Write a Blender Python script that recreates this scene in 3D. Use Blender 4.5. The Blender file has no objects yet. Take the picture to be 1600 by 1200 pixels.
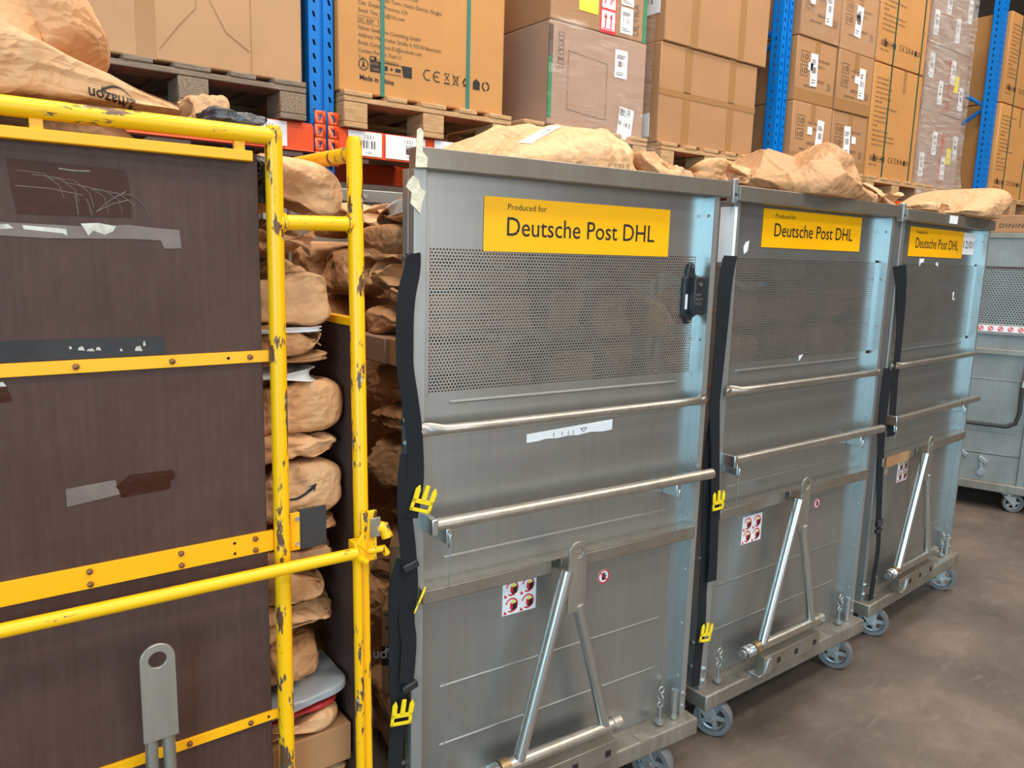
import bpy, math, random
import numpy as np
from math import sin, cos, pi, radians, sqrt
from mathutils import Vector, Matrix, noise
from mathutils.bvhtree import BVHTree

SC = bpy.context.scene
COL = SC.collection

# ------------------------------------------------------------------ camera, world, lights, exposure
cam_d = bpy.data.cameras.new('camera')
cam = bpy.data.objects.new('camera', cam_d)
COL.objects.link(cam)
cam_d.sensor_width = 36.0
cam_d.lens = 1196.6 / 1600 * 36
cam_d.clip_start = 0.02
PITCH, ROLL, YAW = 0.1651, 0.0276, 0.6509
fw = Vector((sin(YAW) * cos(PITCH), cos(YAW) * cos(PITCH), -sin(PITCH)))
rt = Vector((cos(YAW), -sin(YAW), 0))
up = rt.cross(fw)
R_ = rt * cos(ROLL) + up * sin(ROLL)
U_ = up * cos(ROLL) - rt * sin(ROLL)
cam.matrix_world = Matrix(((R_.x, U_.x, -fw.x, 0), (R_.y, U_.y, -fw.y, 0), (R_.z, U_.z, -fw.z, 1.5), (0, 0, 0, 1)))
SC.camera = cam
SC.view_settings.view_transform = 'Standard'
SC.view_settings.look = 'None'
SC.view_settings.gamma = 1
SC.view_settings.use_curve_mapping = False
SC.view_settings.exposure = -0.04

world = bpy.data.worlds.new('world')
SC.world = world
world.use_nodes = True
bgn = world.node_tree.nodes['Background']
bgn.inputs[0].default_value = (0.75, 0.88, 1.0, 1)
bgn.inputs[1].default_value = 0.5


def area(name, loc, look, sx, sy, power, color):
    l = bpy.data.lights.new(name, 'AREA')
    l.shape = 'RECTANGLE'
    l.size = sx
    l.size_y = sy
    l.energy = power
    l.color = color
    o = bpy.data.objects.new(name, l)
    COL.objects.link(o)
    o.location = loc
    d = (Vector(look) - Vector(loc)).normalized()
    o.rotation_euler = d.to_track_quat('-Z', 'Y').to_euler()
    return o


# daylight entering through the open dock doors left of and behind the camera
area('dock_door_daylight', (-5.9, -4.9, 2.3), (0, -2.6, 1.6), 4.1, 4.2, 560, (0.42, 0.80, 1.0))
area('rear_door_daylight', (1.5, -6.9, 2.4), (1.5, 0, 2.4), 5.4, 4.7, 210, (0.97, 0.97, 0.95))
# the lamp rows of the hall
for k, (lx, ly) in enumerate([(-1.0, -1.2), (3.6, -1.2), (8.4, -1.2), (1.5, -4.4), (6.5, -4.4)]):
    area('hall_lamp', (lx, ly, 6.6), (lx, ly + 0.9, 0), 3.6, 1.0, 150, (1.0, 0.92, 0.82))
for lx in (-0.6, 2.6, 5.8):  # fill lights added above the carts to brighten bag tops and gaps
    area('gap_fill_light', (lx, 1.6, 6.6), (lx, 1.7, 0), 3.0, 0.8, 150, (1.0, 0.92, 0.82))

# ------------------------------------------------------------------ materials
MATS = {}


def nt(name):
    m = bpy.data.materials.new(name)
    m.use_nodes = True
    n = m.node_tree.nodes
    return m, n, m.node_tree.links, n['Principled BSDF']


def plain(name, col, rough=0.6, metal=0.0, var=0.0, scale=8, bump=0.0, bscale=60, spec=0.5, coat=0, randv=0.0):
    m, n, l, b = nt(name)
    b.inputs['Base Color'].default_value = (*col, 1)
    b.inputs['Roughness'].default_value = rough
    b.inputs['Metallic'].default_value = metal
    b.inputs['Specular IOR Level'].default_value = spec
    b.inputs['Coat Weight'].default_value = coat
    tc = n.new('ShaderNodeTexCoord')
    last = None
    if var:
        nz = n.new('ShaderNodeTexNoise')
        nz.inputs['Scale'].default_value = scale
        nz.inputs['Detail'].default_value = 6
        l.new(tc.outputs['Object'], nz.inputs['Vector'])
        mp = n.new('ShaderNodeMapRange')
        mp.inputs[1].default_value = 0.3
        mp.inputs[2].default_value = 0.7
        mp.inputs[3].default_value = 1 - var
        mp.inputs[4].default_value = 1 + var
        l.new(nz.outputs['Fac'], mp.inputs[0])
        hs = n.new('ShaderNodeHueSaturation')
        hs.inputs['Color'].default_value = (*col, 1)
        l.new(mp.outputs[0], hs.inputs['Value'])
        last = hs
        l.new(hs.outputs[0], b.inputs['Base Color'])
    if randv:
        oi = n.new('ShaderNodeObjectInfo')
        mp2 = n.new('ShaderNodeMapRange')
        mp2.inputs[3].default_value = 1 - randv
        mp2.inputs[4].default_value = 1 + randv
        l.new(oi.outputs['Random'], mp2.inputs[0])
        h2 = n.new('ShaderNodeHueSaturation')
        if last:
            l.new(last.outputs[0], h2.inputs['Color'])
        else:
            h2.inputs['Color'].default_value = (*col, 1)
        l.new(mp2.outputs[0], h2.inputs['Value'])
        l.new(h2.outputs[0], b.inputs['Base Color'])
    if bump:
        nb = n.new('ShaderNodeTexNoise')
        nb.inputs['Scale'].default_value = bscale
        nb.inputs['Detail'].default_value = 4
        l.new(tc.outputs['Object'], nb.inputs['Vector'])
        bp = n.new('ShaderNodeBump')
        bp.inputs['Strength'].default_value = bump
        bp.inputs['Distance'].default_value = 0.01
        l.new(nb.outputs['Fac'], bp.inputs['Height'])
        l.new(bp.outputs[0], b.inputs['Normal'])
    MATS[name] = m
    return m


def ramp(n, l, src, stops):
    r = n.new('ShaderNodeValToRGB')
    e = r.color_ramp.elements
    while len(e) < len(stops):
        e.new(0.5)
    for k, (p, c) in enumerate(stops):
        e[k].position = p
        e[k].color = (*c, 1)
    l.new(src, r.inputs[0])
    return r


def paper_mat(name, col, crease=0.46, scale=17.0):
    m, n, l, b = nt(name)
    tc = n.new('ShaderNodeTexCoord')
    b.inputs['Roughness'].default_value = 0.62
    b.inputs['Specular IOR Level'].default_value = 0.35
    # fibre tone
    nz = n.new('ShaderNodeTexNoise')
    nz.inputs['Scale'].default_value = 5
    nz.inputs['Detail'].default_value = 8
    l.new(tc.outputs['Object'], nz.inputs['Vector'])
    oi = n.new('ShaderNodeObjectInfo')
    ad = n.new('ShaderNodeMath')
    ad.operation = 'MULTIPLY_ADD'
    ad.inputs[1].default_value = 0.55
    l.new(oi.outputs['Random'], ad.inputs[0])
    l.new(nz.outputs['Fac'], ad.inputs[2])
    r = ramp(n, l, ad.outputs[0], [(0.3, tuple(c * 0.82 for c in col)), (1.1 if False else 1.0, tuple(min(1, c * 1.22) for c in col))])
    l.new(r.outputs[0], b.inputs['Base Color'])
    # crumple: two voronoi crease nets and soft noise
    wv = n.new('ShaderNodeTexNoise')
    wv.inputs['Scale'].default_value = 4
    l.new(tc.outputs['Object'], wv.inputs['Vector'])
    mx = n.new('ShaderNodeMixRGB')
    mx.inputs[0].default_value = 0.12
    l.new(tc.outputs['Object'], mx.inputs[1])
    l.new(wv.outputs['Color'], mx.inputs[2])
    v1 = n.new('ShaderNodeTexVoronoi')
    v1.feature = 'F1'
    v1.distance = 'CHEBYCHEV'
    v1.inputs['Scale'].default_value = scale
    l.new(mx.outputs[0], v1.inputs['Vector'])
    v2 = n.new('ShaderNodeTexVoronoi')
    v2.feature = 'F1'
    v2.distance = 'MANHATTAN'
    v2.inputs['Scale'].default_value = scale * 2.7
    l.new(mx.outputs[0], v2.inputs['Vector'])
    sm = n.new('ShaderNodeMath')
    sm.operation = 'MULTIPLY_ADD'
    sm.inputs[1].default_value = 0.4
    l.new(v2.outputs['Distance'], sm.inputs[0])
    l.new(v1.outputs['Distance'], sm.inputs[2])
    bp = n.new('ShaderNodeBump')
    bp.inputs['Strength'].default_value = crease
    bp.inputs['Distance'].default_value = 0.02
    l.new(sm.outputs[0], bp.inputs['Height'])
    l.new(bp.outputs[0], b.inputs['Normal'])
    MATS[name] = m
    return m


def galv(name, col, rough=0.4, metal=0.8, streak=0.12, dirt=0.0, dirtcol=(0.2, 0.14, 0.09), bump=0.02):
    m, n, l, b = nt(name)
    tc = n.new('ShaderNodeTexCoord')
    mp = n.new('ShaderNodeMapping')
    mp.inputs['Scale'].default_value = (60, 60, 3)
    l.new(tc.outputs['Object'], mp.inputs[0])
    nz = n.new('ShaderNodeTexNoise')
    nz.inputs['Scale'].default_value = 1
    nz.inputs['Detail'].default_value = 5
    l.new(mp.outputs[0], nz.inputs['Vector'])
    r = ramp(n, l, nz.outputs['Fac'], [(0.3, tuple(c * (1 - streak) for c in col)), (0.7, tuple(min(1, c * (1 + streak)) for c in col))])
    nb = n.new('ShaderNodeTexNoise')
    nb.inputs['Scale'].default_value = 7
    nb.inputs['Detail'].default_value = 8
    l.new(tc.outputs['Object'], nb.inputs['Vector'])
    out = r.outputs[0]
    if dirt:
        rr = ramp(n, l, nb.outputs['Fac'], [(0.35, (0, 0, 0)), (0.7, (dirt, dirt, dirt))])
        mx = n.new('ShaderNodeMixRGB')
        l.new(rr.outputs[0], mx.inputs[0])
        l.new(out, mx.inputs[1])
        mx.inputs[2].default_value = (*dirtcol, 1)
        out = mx.outputs[0]
    l.new(out, b.inputs['Base Color'])
    b.inputs['Metallic'].default_value = metal
    rg = n.new('ShaderNodeMapRange')
    rg.inputs[3].default_value = rough - 0.09
    rg.inputs[4].default_value = rough + 0.08
    l.new(nb.outputs['Fac'], rg.inputs[0])
    l.new(rg.outputs[0], b.inputs['Roughness'])
    nl = n.new('ShaderNodeTexNoise')
    nl.inputs['Scale'].default_value = 2.2
    nl.inputs['Detail'].default_value = 2
    l.new(tc.outputs['Object'], nl.inputs['Vector'])
    bp = n.new('ShaderNodeBump')
    bp.inputs['Strength'].default_value = bump * 10
    bp.inputs['Distance'].default_value = 0.01
    l.new(nl.outputs['Fac'], bp.inputs['Height'])
    l.new(bp.outputs[0], b.inputs['Normal'])
    MATS[name] = m
    return m


def chipped(name, col, under, amount=0.6, scale=22, stretch=(1, 1, .35), rough=0.35):
    m, n, l, b = nt(name)
    tc = n.new('ShaderNodeTexCoord')
    mp = n.new('ShaderNodeMapping')
    mp.inputs['Scale'].default_value = stretch
    l.new(tc.outputs['Object'], mp.inputs[0])
    nz = n.new('ShaderNodeTexNoise')
    nz.inputs['Scale'].default_value = scale
    nz.inputs['Detail'].default_value = 9
    nz.inputs['Roughness'].default_value = 0.7
    l.new(mp.outputs[0], nz.inputs['Vector'])
    r = ramp(n, l, nz.outputs['Fac'], [(amount, (0, 0, 0)), (amount + 0.015, (1, 1, 1))])
    nz2 = n.new('ShaderNodeTexNoise')
    nz2.inputs['Scale'].default_value = 60
    l.new(tc.outputs['Object'], nz2.inputs['Vector'])
    ru = ramp(n, l, nz2.outputs['Fac'], [(0.4, under), (0.62, (0.09, 0.07, 0.06)), (0.75, (0.5, 0.45, 0.3))])
    mx = n.new('ShaderNodeMixRGB')
    l.new(r.outputs[0], mx.inputs[0])
    mx.inputs[1].default_value = (*col, 1)
    l.new(ru.outputs[0], mx.inputs[2])
    l.new(mx.outputs[0], b.inputs['Base Color'])
    b.inputs['Roughness'].default_value = rough
    bp = n.new('ShaderNodeBump')
    bp.invert = True
    bp.inputs['Strength'].default_value = 0.4
    bp.inputs['Distance'].default_value = 0.002
    l.new(r.outputs[0], bp.inputs['Height'])
    l.new(bp.outputs[0], b.inputs['Normal'])
    MATS[name] = m
    return m


def wood_mat(name, c1, c2, rough=0.75, sc=(3, 3, 30)):
    m, n, l, b = nt(name)
    tc = n.new('ShaderNodeTexCoord')
    mp = n.new('ShaderNodeMapping')
    mp.inputs['Scale'].default_value = sc
    l.new(tc.outputs['Object'], mp.inputs[0])
    nz = n.new('ShaderNodeTexNoise')
    nz.inputs['Scale'].default_value = 4
    nz.inputs['Detail'].default_value = 8
    nz.inputs['Roughness'].default_value = 0.7
    l.new(mp.outputs[0], nz.inputs['Vector'])
    r = ramp(n, l, nz.outputs['Fac'], [(0.32, c1), (0.68, c2)])
    l.new(r.outputs[0], b.inputs['Base Color'])
    b.inputs['Roughness'].default_value = rough
    bp = n.new('ShaderNodeBump')
    bp.inputs['Strength'].default_value = 0.3
    bp.inputs['Distance'].default_value = 0.004
    l.new(nz.outputs['Fac'], bp.inputs['Height'])
    l.new(bp.outputs[0], b.inputs['Normal'])
    MATS[name] = m
    return m


def card_mat(name, col, randv=0.08):
    m, n, l, b = nt(name)
    tc = n.new('ShaderNodeTexCoord')
    nz = n.new('ShaderNodeTexNoise')
    nz.inputs['Scale'].default_value = 3
    nz.inputs['Detail'].default_value = 8
    l.new(tc.outputs['Object'], nz.inputs['Vector'])
    r = ramp(n, l, nz.outputs['Fac'], [(0.3, tuple(c * 0.9 for c in col)), (0.7, tuple(c * 1.07 for c in col))])
    oi = n.new('ShaderNodeObjectInfo')
    mp2 = n.new('ShaderNodeMapRange')
    mp2.inputs[3].default_value = 1 - randv
    mp2.inputs[4].default_value = 1 + randv
    l.new(oi.outputs['Random'], mp2.inputs[0])
    h = n.new('ShaderNodeHueSaturation')
    l.new(r.outputs[0], h.inputs['Color'])
    l.new(mp2.outputs[0], h.inputs['Value'])
    l.new(h.outputs[0], b.inputs['Base Color'])
    b.inputs['Roughness'].default_value = 0.7
    wv = n.new('ShaderNodeTexWave')
    wv.inputs['Scale'].default_value = 40
    wv.inputs['Distortion'].default_value = 0.5
    l.new(tc.outputs['Object'], wv.inputs['Vector'])
    ad = n.new('ShaderNodeMath')
    ad.operation = 'MULTIPLY_ADD'
    ad.inputs[1].default_value = 0.06
    l.new(wv.outputs['Fac'], ad.inputs[0])
    l.new(nz.outputs['Fac'], ad.inputs[2])
    bp = n.new('ShaderNodeBump')
    bp.inputs['Strength'].default_value = 0.25
    bp.inputs['Distance'].default_value = 0.01
    l.new(ad.outputs[0], bp.inputs['Height'])
    l.new(bp.outputs[0], b.inputs['Normal'])
    MATS[name] = m
    return m


def film_mat(name, alpha_lo=0.05, alpha_hi=0.5, sc=(3, 3, 45)):
    m, n, l, b = nt(name)
    tc = n.new('ShaderNodeTexCoord')
    mp = n.new('ShaderNodeMapping')
    mp.inputs['Scale'].default_value = sc
    mp.inputs['Rotation'].default_value = (0, 0.12, 0)
    l.new(tc.outputs['Object'], mp.inputs[0])
    nz = n.new('ShaderNodeTexNoise')
    nz.inputs['Scale'].default_value = 1.6
    nz.inputs['Detail'].default_value = 7
    nz.inputs['Roughness'].default_value = 0.65
    nz.inputs['Distortion'].default_value = 0.6
    l.new(mp.outputs[0], nz.inputs['Vector'])
    bp = n.new('ShaderNodeBump')
    bp.inputs['Strength'].default_value = 0.9
    bp.inputs['Distance'].default_value = 0.03
    l.new(nz.outputs['Fac'], bp.inputs['Height'])
    l.new(bp.outputs[0], b.inputs['Normal'])
    gl = n.new('ShaderNodeBsdfGlossy')
    gl.inputs['Color'].default_value = (1, 1, 1, 1)
    gl.inputs['Roughness'].default_value = 0.15
    l.new(bp.outputs[0], gl.inputs['Normal'])
    tr = n.new('ShaderNodeBsdfTransparent')
    r = ramp(n, l, nz.outputs['Fac'], [(0.42, (alpha_lo,) * 3), (0.68, (alpha_hi,) * 3)])
    mx = n.new('ShaderNodeMixShader')
    l.new(r.outputs[0], mx.inputs[0])
    l.new(tr.outputs[0], mx.inputs[1])
    df = n.new('ShaderNodeBsdfDiffuse')  # white haze mixed into the film colour to imitate glare
    df.inputs['Color'].default_value = (0.9, 0.88, 0.86, 1)
    m2 = n.new('ShaderNodeMixShader')
    m2.inputs[0].default_value = 0.15
    l.new(gl.outputs[0], m2.inputs[1])
    l.new(df.outputs[0], m2.inputs[2])
    l.new(m2.outputs[0], mx.inputs[2])
    l.new(mx.outputs[0], n['Material Output'].inputs['Surface'])
    n.remove(b)
    MATS[name] = m
    return m


def floor_mat():
    m, n, l, b = nt('polished_concrete')
    tc = n.new('ShaderNodeTexCoord')
    nz = n.new('ShaderNodeTexNoise')
    nz.inputs['Scale'].default_value = 1.3
    nz.inputs['Detail'].default_value = 10
    nz.inputs['Roughness'].default_value = 0.65
    l.new(tc.outputs['Object'], nz.inputs['Vector'])
    r = ramp(n, l, nz.outputs['Fac'], [(0.3, (0.062, 0.048, 0.039)), (0.5, (0.115, 0.088, 0.072)), (0.72, (0.20, 0.15, 0.12))])
    mp = n.new('ShaderNodeMapping')
    mp.inputs['Scale'].default_value = (1.5, 5, 1)
    mp.inputs['Rotation'].default_value = (0, 0, -0.5)
    l.new(tc.outputs['Object'], mp.inputs[0])
    n2 = n.new('ShaderNodeTexNoise')
    n2.inputs['Scale'].default_value = 4
    n2.inputs['Detail'].default_value = 12
    n2.inputs['Roughness'].default_value = 0.72
    l.new(mp.outputs[0], n2.inputs['Vector'])
    r2 = ramp(n, l, n2.outputs['Fac'], [(0.30, (0.1, 0.1, 0.1)), (0.42, (0, 0, 0)), (0.55, (0, 0, 0)), (0.78, (0.38, 0.38, 0.38))])
    mx = n.new('ShaderNodeMixRGB')
    l.new(r2.outputs[0], mx.inputs[0])
    l.new(r.outputs[0], mx.inputs[1])
    mx.inputs[2].default_value = (0.33, 0.26, 0.21, 1)
    l.new(mx.outputs[0], b.inputs['Base Color'])
    rr = n.new('ShaderNodeMapRange')
    rr.inputs[3].default_value = 0.3
    rr.inputs[4].default_value = 0.62
    l.new(nz.outputs['Fac'], rr.inputs[0])
    l.new(rr.outputs[0], b.inputs['Roughness'])
    bp = n.new('ShaderNodeBump')
    bp.inputs['Strength'].default_value = 0.12
    bp.inputs['Distance'].default_value = 0.01
    l.new(n2.outputs['Fac'], bp.inputs['Height'])
    l.new(bp.outputs[0], b.inputs['Normal'])
    MATS['floor'] = m


floor_mat()
paper_mat('kraft', (0.50, 0.262, 0.122))
paper_mat('kraft_light', (0.57, 0.325, 0.165))
paper_mat('kraft_flat', (0.50, 0.265, 0.125), 0.28, 6)
plain('poly_white', (0.72, 0.74, 0.76), 0.3, bump=0.4, bscale=25)
plain('poly_grey', (0.33, 0.35, 0.38), 0.28, bump=0.4, bscale=20)
plain('poly_black', (0.012, 0.012, 0.014), 0.25, bump=0.8, bscale=40)
plain('poly_red', (0.5, 0.03, 0.03), 0.3, bump=0.3)
plain('poly_dark', (0.07, 0.075, 0.085), 0.22, bump=0.8, bscale=40)
galv('galvanised', (0.365, 0.372, 0.36), 0.34, 0.8, streak=0.035)
galv('flange', (0.62, 0.66, 0.68), 0.30, 0.9, streak=0.02, bump=0.002)
galv('galvanised_frame', (0.37, 0.385, 0.38), 0.42, 0.7, streak=0.04)
galv('galvanised_dirty', (0.27, 0.245, 0.21), 0.40, 0.6, streak=0.04, dirt=0.6)
galv('zinc_bright', (0.60, 0.64, 0.65), 0.24, 0.95, streak=0.03, bump=0.003)
galv('zinc_bar', (0.50, 0.47, 0.42), 0.33, 0.85, dirt=0.3)
galv('plate_steel', (0.42, 0.41, 0.37), 0.42, 0.8, dirt=0.35)
galv('deck_steel', (0.30, 0.275, 0.235), 0.5, 0.55, dirt=0.7, dirtcol=(0.14, 0.11, 0.085))
galv('blue_paint', (0.0, 0.165, 0.56), 0.3, 0.0, streak=0.08)
galv('orange_paint', (0.85, 0.085, 0.012), 0.35, 0.0, streak=0.08)
chipped('yellow_paint', (0.94, 0.50, 0.001), (0.13, 0.05, 0.02), 0.575, 38, (1, 1, .3))
chipped('yellow_paint_rail', (0.94, 0.50, 0.001), (0.13, 0.05, 0.02), 0.595, 30, (.25, 1, 1))
chipped('yellow_strip', (0.96, 0.44, 0.001), (0.13, 0.05, 0.02), 0.70, 20, (.3, 1, 1))
plain('yellow_plastic', (0.85, 0.62, 0.01), 0.35)
plain('sign_yellow', (1.0, 0.46, 0.0), 0.38)
plain('white_paper', (0.8, 0.8, 0.82), 0.6)
plain('cream_tape', (0.72, 0.66, 0.5), 0.6, var=0.1, bump=0.5, bscale=80)
plain('ink', (0.012, 0.011, 0.012), 0.5)
plain('ink_soft', (0.09, 0.055, 0.035), 0.7)
plain('ink_red', (0.7, 0.01, 0.03), 0.5)
plain('ink_green', (0.02, 0.2, 0.08), 0.6)
plain('label_yellow', (0.9, 0.75, 0.02), 0.5)
plain('webbing', (0.016, 0.017, 0.02), 0.8, spec=0.15, bump=0.12, bscale=300)
plain('black_plastic', (0.02, 0.022, 0.026), 0.35)
plain('rubber_black', (0.03, 0.03, 0.032), 0.6)
plain('rubber_grey', (0.13, 0.13, 0.135), 0.55, var=0.1)
plain('hub_grey', (0.33, 0.34, 0.35), 0.4, metal=0.5)
plain('brass_rivet', (0.25, 0.12, 0.06), 0.4, metal=0.7)
galv('brass_worn', (0.36, 0.25, 0.13), 0.4, 0.8, dirt=0.4)
galv('galvanised_old', (0.27, 0.275, 0.265), 0.5, 0.45, streak=0.05, dirt=0.5, dirtcol=(0.16, 0.15, 0.14))
plain('dark_hole', (0.01, 0.008, 0.008), 0.8)
plain('green_strap', (0.03, 0.17, 0.13), 0.4)
plain('green_strap_dark', (0.02, 0.07, 0.035), 0.5)
plain('packing_tape', (0.36, 0.185, 0.075), 0.25)
plain('cable', (0.4, 0.42, 0.42), 0.4, metal=0.8)
plain('wall_paint', (0.16, 0.12, 0.10), 0.8, var=0.1, scale=1)
plain('wall_warm', (0.32, 0.215, 0.15), 0.8, var=0.2, scale=0.6)
plain('ceiling_paint', (0.7, 0.68, 0.64), 0.8, var=0.05, scale=1)
plain('floor_repair', (0.47, 0.33, 0.24), 0.5, var=0.2, scale=10)
plain('tape_mark', (0.042, 0.010, 0.004), 0.3, spec=0.2, var=0.25, scale=16, bump=0.25, bscale=30)
plain('tape_scrap', (0.55, 0.52, 0.45), 0.4, var=0.3, scale=60)
plain('tape_smoke', (0.03, 0.03, 0.033), 0.35, spec=0.25, var=0.3, scale=14)
plain('tape_haze', (0.17, 0.125, 0.11), 0.4, var=0.2, scale=25)
wood_mat('new_wood', (0.36, 0.19, 0.08), (0.62, 0.38, 0.19))
wood_mat('old_wood', (0.12, 0.085, 0.06), (0.30, 0.22, 0.16))
wood_mat('chip_block', (0.10, 0.07, 0.05), (0.36, 0.26, 0.17), sc=(30, 30, 40))
card_mat('carton', (0.405, 0.205, 0.09))
card_mat('carton_orange', (0.52, 0.24, 0.07))
card_mat('carton_pale', (0.44, 0.245, 0.12))
card_mat('carton_grey', (0.38, 0.235, 0.165))
film_mat('stretch_film', 0.02, 0.16)
film_mat('stretch_film_dense', 0.10, 0.75, (4, 4, 38))


def ply():
    m, n, l, b = nt('brown_ply')
    tc = n.new('ShaderNodeTexCoord')
    nz = n.new('ShaderNodeTexNoise')
    nz.inputs['Scale'].default_value = 3
    nz.inputs['Detail'].default_value = 10
    nz.inputs['Roughness'].default_value = 0.7
    l.new(tc.outputs['Object'], nz.inputs['Vector'])
    mp = n.new('ShaderNodeMapping')
    mp.inputs['Scale'].default_value = (160, 160, 9)
    l.new(tc.outputs['Object'], mp.inputs[0])
    n2 = n.new('ShaderNodeTexNoise')
    n2.inputs['Scale'].default_value = 1
    n2.inputs['Detail'].default_value = 3
    l.new(mp.outputs[0], n2.inputs['Vector'])
    ad = n.new('ShaderNodeMath')
    ad.operation = 'MULTIPLY_ADD'
    ad.inputs[1].default_value = 0.35
    l.new(n2.outputs['Fac'], ad.inputs[0])
    l.new(nz.outputs['Fac'], ad.inputs[2])
    r = ramp(n, l, ad.outputs[0], [(0.45, (0.058, 0.028, 0.022)), (0.85, (0.095, 0.052, 0.043))])
    l.new(r.outputs[0], b.inputs['Base Color'])
    b.inputs['Roughness'].default_value = 0.45
    b.inputs['Specular IOR Level'].default_value = 0.22
    MATS['brown_ply'] = m


ply()

# ------------------------------------------------------------------ mesh helpers


class MB:
    def __init__(s):
        s.v = []
        s.f = []

    def add(s, vs, fs, M=None):
        o = len(s.v)
        for p in vs:
            p = Vector(p)
            s.v.append(tuple(M @ p if M else p))
        for f in fs:
            s.f.append(tuple(i + o for i in f))
        return s

    def box(s, x0, y0, z0, x1, y1, z1, M=None):
        return s.add([(x0, y0, z0), (x1, y0, z0), (x1, y1, z0), (x0, y1, z0), (x0, y0, z1), (x1, y0, z1), (x1, y1, z1), (x0, y1, z1)],
                     [(0, 3, 2, 1), (4, 5, 6, 7), (0, 1, 5, 4), (1, 2, 6, 5), (2, 3, 7, 6), (3, 0, 4, 7)], M)

    def tube(s, pts, r, seg=14, M=None, cap=True):
        pts = [Vector(p) for p in pts]
        rs = r if isinstance(r, (list, tuple)) else [r] * len(pts)
        vs = []
        fs = []
        t = (pts[1] - pts[0]).normalized()
        a = Vector((0, 0, 1)) if abs(t.z) < 0.9 else Vector((1, 0, 0))
        u = t.cross(a).normalized()
        for i, p in enumerate(pts):
            if i == 0:
                t = (pts[1] - p).normalized()
            elif i == len(pts) - 1:
                t = (p - pts[i - 1]).normalized()
            else:
                t = ((pts[i + 1] - p).normalized() + (p - pts[i - 1]).normalized()).normalized()
            u = (u - t * u.dot(t)).normalized()
            w = t.cross(u)
            for k in range(seg):
                an = 2 * pi * k / seg
                vs.append(p + (u * cos(an) + w * sin(an)) * rs[i])
        n = len(pts)
        for i in range(n - 1):
            for k in range(seg):
                k2 = (k + 1) % seg
                fs.append((i * seg + k, i * seg + k2, (i + 1) * seg + k2, (i + 1) * seg + k))
        if cap:
            fs.append(tuple(range(seg))[::-1])
            fs.append(tuple((n - 1) * seg + k for k in range(seg)))
        return s.add(vs, fs, M)

    def disc(s, c, axis, r, h, seg=20, M=None, r2=None):
        c = Vector(c)
        a = Vector(axis).normalized()
        return s.tube([c, c + a * h], [r, r2 if r2 is not None else r], seg, M)

    def torus(s, c, axis, R, r, seg=28, seg2=10, M=None):
        c = Vector(c)
        a = Vector(axis).normalized()
        b = Vector((0, 0, 1)) if abs(a.z) < .9 else Vector((1, 0, 0))
        u = a.cross(b).normalized()
        w = a.cross(u)
        vs = []
        fs = []
        for i in range(seg):
            an = 2 * pi * i / seg
            d = u * cos(an) + w * sin(an)
            for k in range(seg2):
                bn = 2 * pi * k / seg2
                vs.append(c + d * (R + r * cos(bn)) + a * r * sin(bn))
        for i in range(seg):
            for k in range(seg2):
                i2 = (i + 1) % seg
                k2 = (k + 1) % seg2
                fs.append((i * seg2 + k, i2 * seg2 + k, i2 * seg2 + k2, i * seg2 + k2))
        return s.add(vs, fs, M)

    def prism(s, pts, y0, y1, M=None):
        """outline in local x,z extruded along y"""
        n = len(pts)
        vs = [(x, y0, z) for x, z in pts] + [(x, y1, z) for x, z in pts]
        fs = [tuple(range(n)), tuple(range(2 * n - 1, n - 1, -1))]
        for i in range(n):
            j = (i + 1) % n
            fs.append((i, i + n, j + n, j))
        return s.add(vs, fs, M)

    def ribbon(s, pts, width, th, wdir, M=None, twist=None):
        pts = [Vector(p) for p in pts]
        wd = Vector(wdir).normalized()
        vs = []
        fs = []
        n = len(pts)
        for i, p in enumerate(pts):
            t = (pts[min(i + 1, n - 1)] - pts[max(i - 1, 0)]).normalized()
            w = wd
            if twist:
                w = Matrix.Rotation(twist[i], 3, t) @ wd
            w = (w - t * w.dot(t)).normalized()
            nn = t.cross(w)
            ww = width[i] if isinstance(width, (list, tuple)) else width
            for a, b in ((-1, -1), (1, -1), (1, 1), (-1, 1)):
                vs.append(p + w * a * ww / 2 + nn * b * th / 2)
        for i in range(n - 1):
            for k in range(4):
                k2 = (k + 1) % 4
                fs.append((i * 4 + k, i * 4 + k2, i * 4 + 4 + k2, i * 4 + 4 + k))
        fs.append((3, 2, 1, 0))
        fs.append(tuple((n - 1) * 4 + k for k in range(4)))
        return s.add(vs, fs, M)

    def mesh(s, name, mat, angle=35):
        me = bpy.data.meshes.new(name)
        me.from_pydata(s.v, [], s.f)
        me.update()
        me.materials.append(MATS[mat])
        me.polygons.foreach_set('use_smooth', [True] * len(me.polygons))
        me.set_sharp_from_angle(angle=radians(angle))
        return me

    def build(s, name, mat, parent=None, bevel=0, loc=None, solid=0, angle=35):
        return link(name, s.mesh(name, mat, angle), parent, bevel, loc, solid)


def link(name, me, parent=None, bevel=0, loc=None, solid=0):
    o = bpy.data.objects.new(name, me)
    COL.objects.link(o)
    if parent:
        o.parent = parent
    if loc:
        o.location = loc
    if solid:
        md = o.modifiers.new('thickness', 'SOLIDIFY')
        md.thickness = solid
        md.offset = 1
    if bevel:
        md = o.modifiers.new('bevel', 'BEVEL')
        md.width = bevel
        md.segments = 2
        md.limit_method = 'ANGLE'
        md.angle_limit = radians(40)
        md.harden_normals = False
    return o


def each(name, mat, parent, items, bevel=0):
    for m in items:
        m.build(name, mat, parent, bevel=bevel)


def tag(o, label, cat, group=None, kind=None):
    if label:
        o['label'] = label
    if cat:
        o['category'] = cat
    if group:
        o['group'] = group
    if kind:
        o['kind'] = kind
    return o


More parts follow.
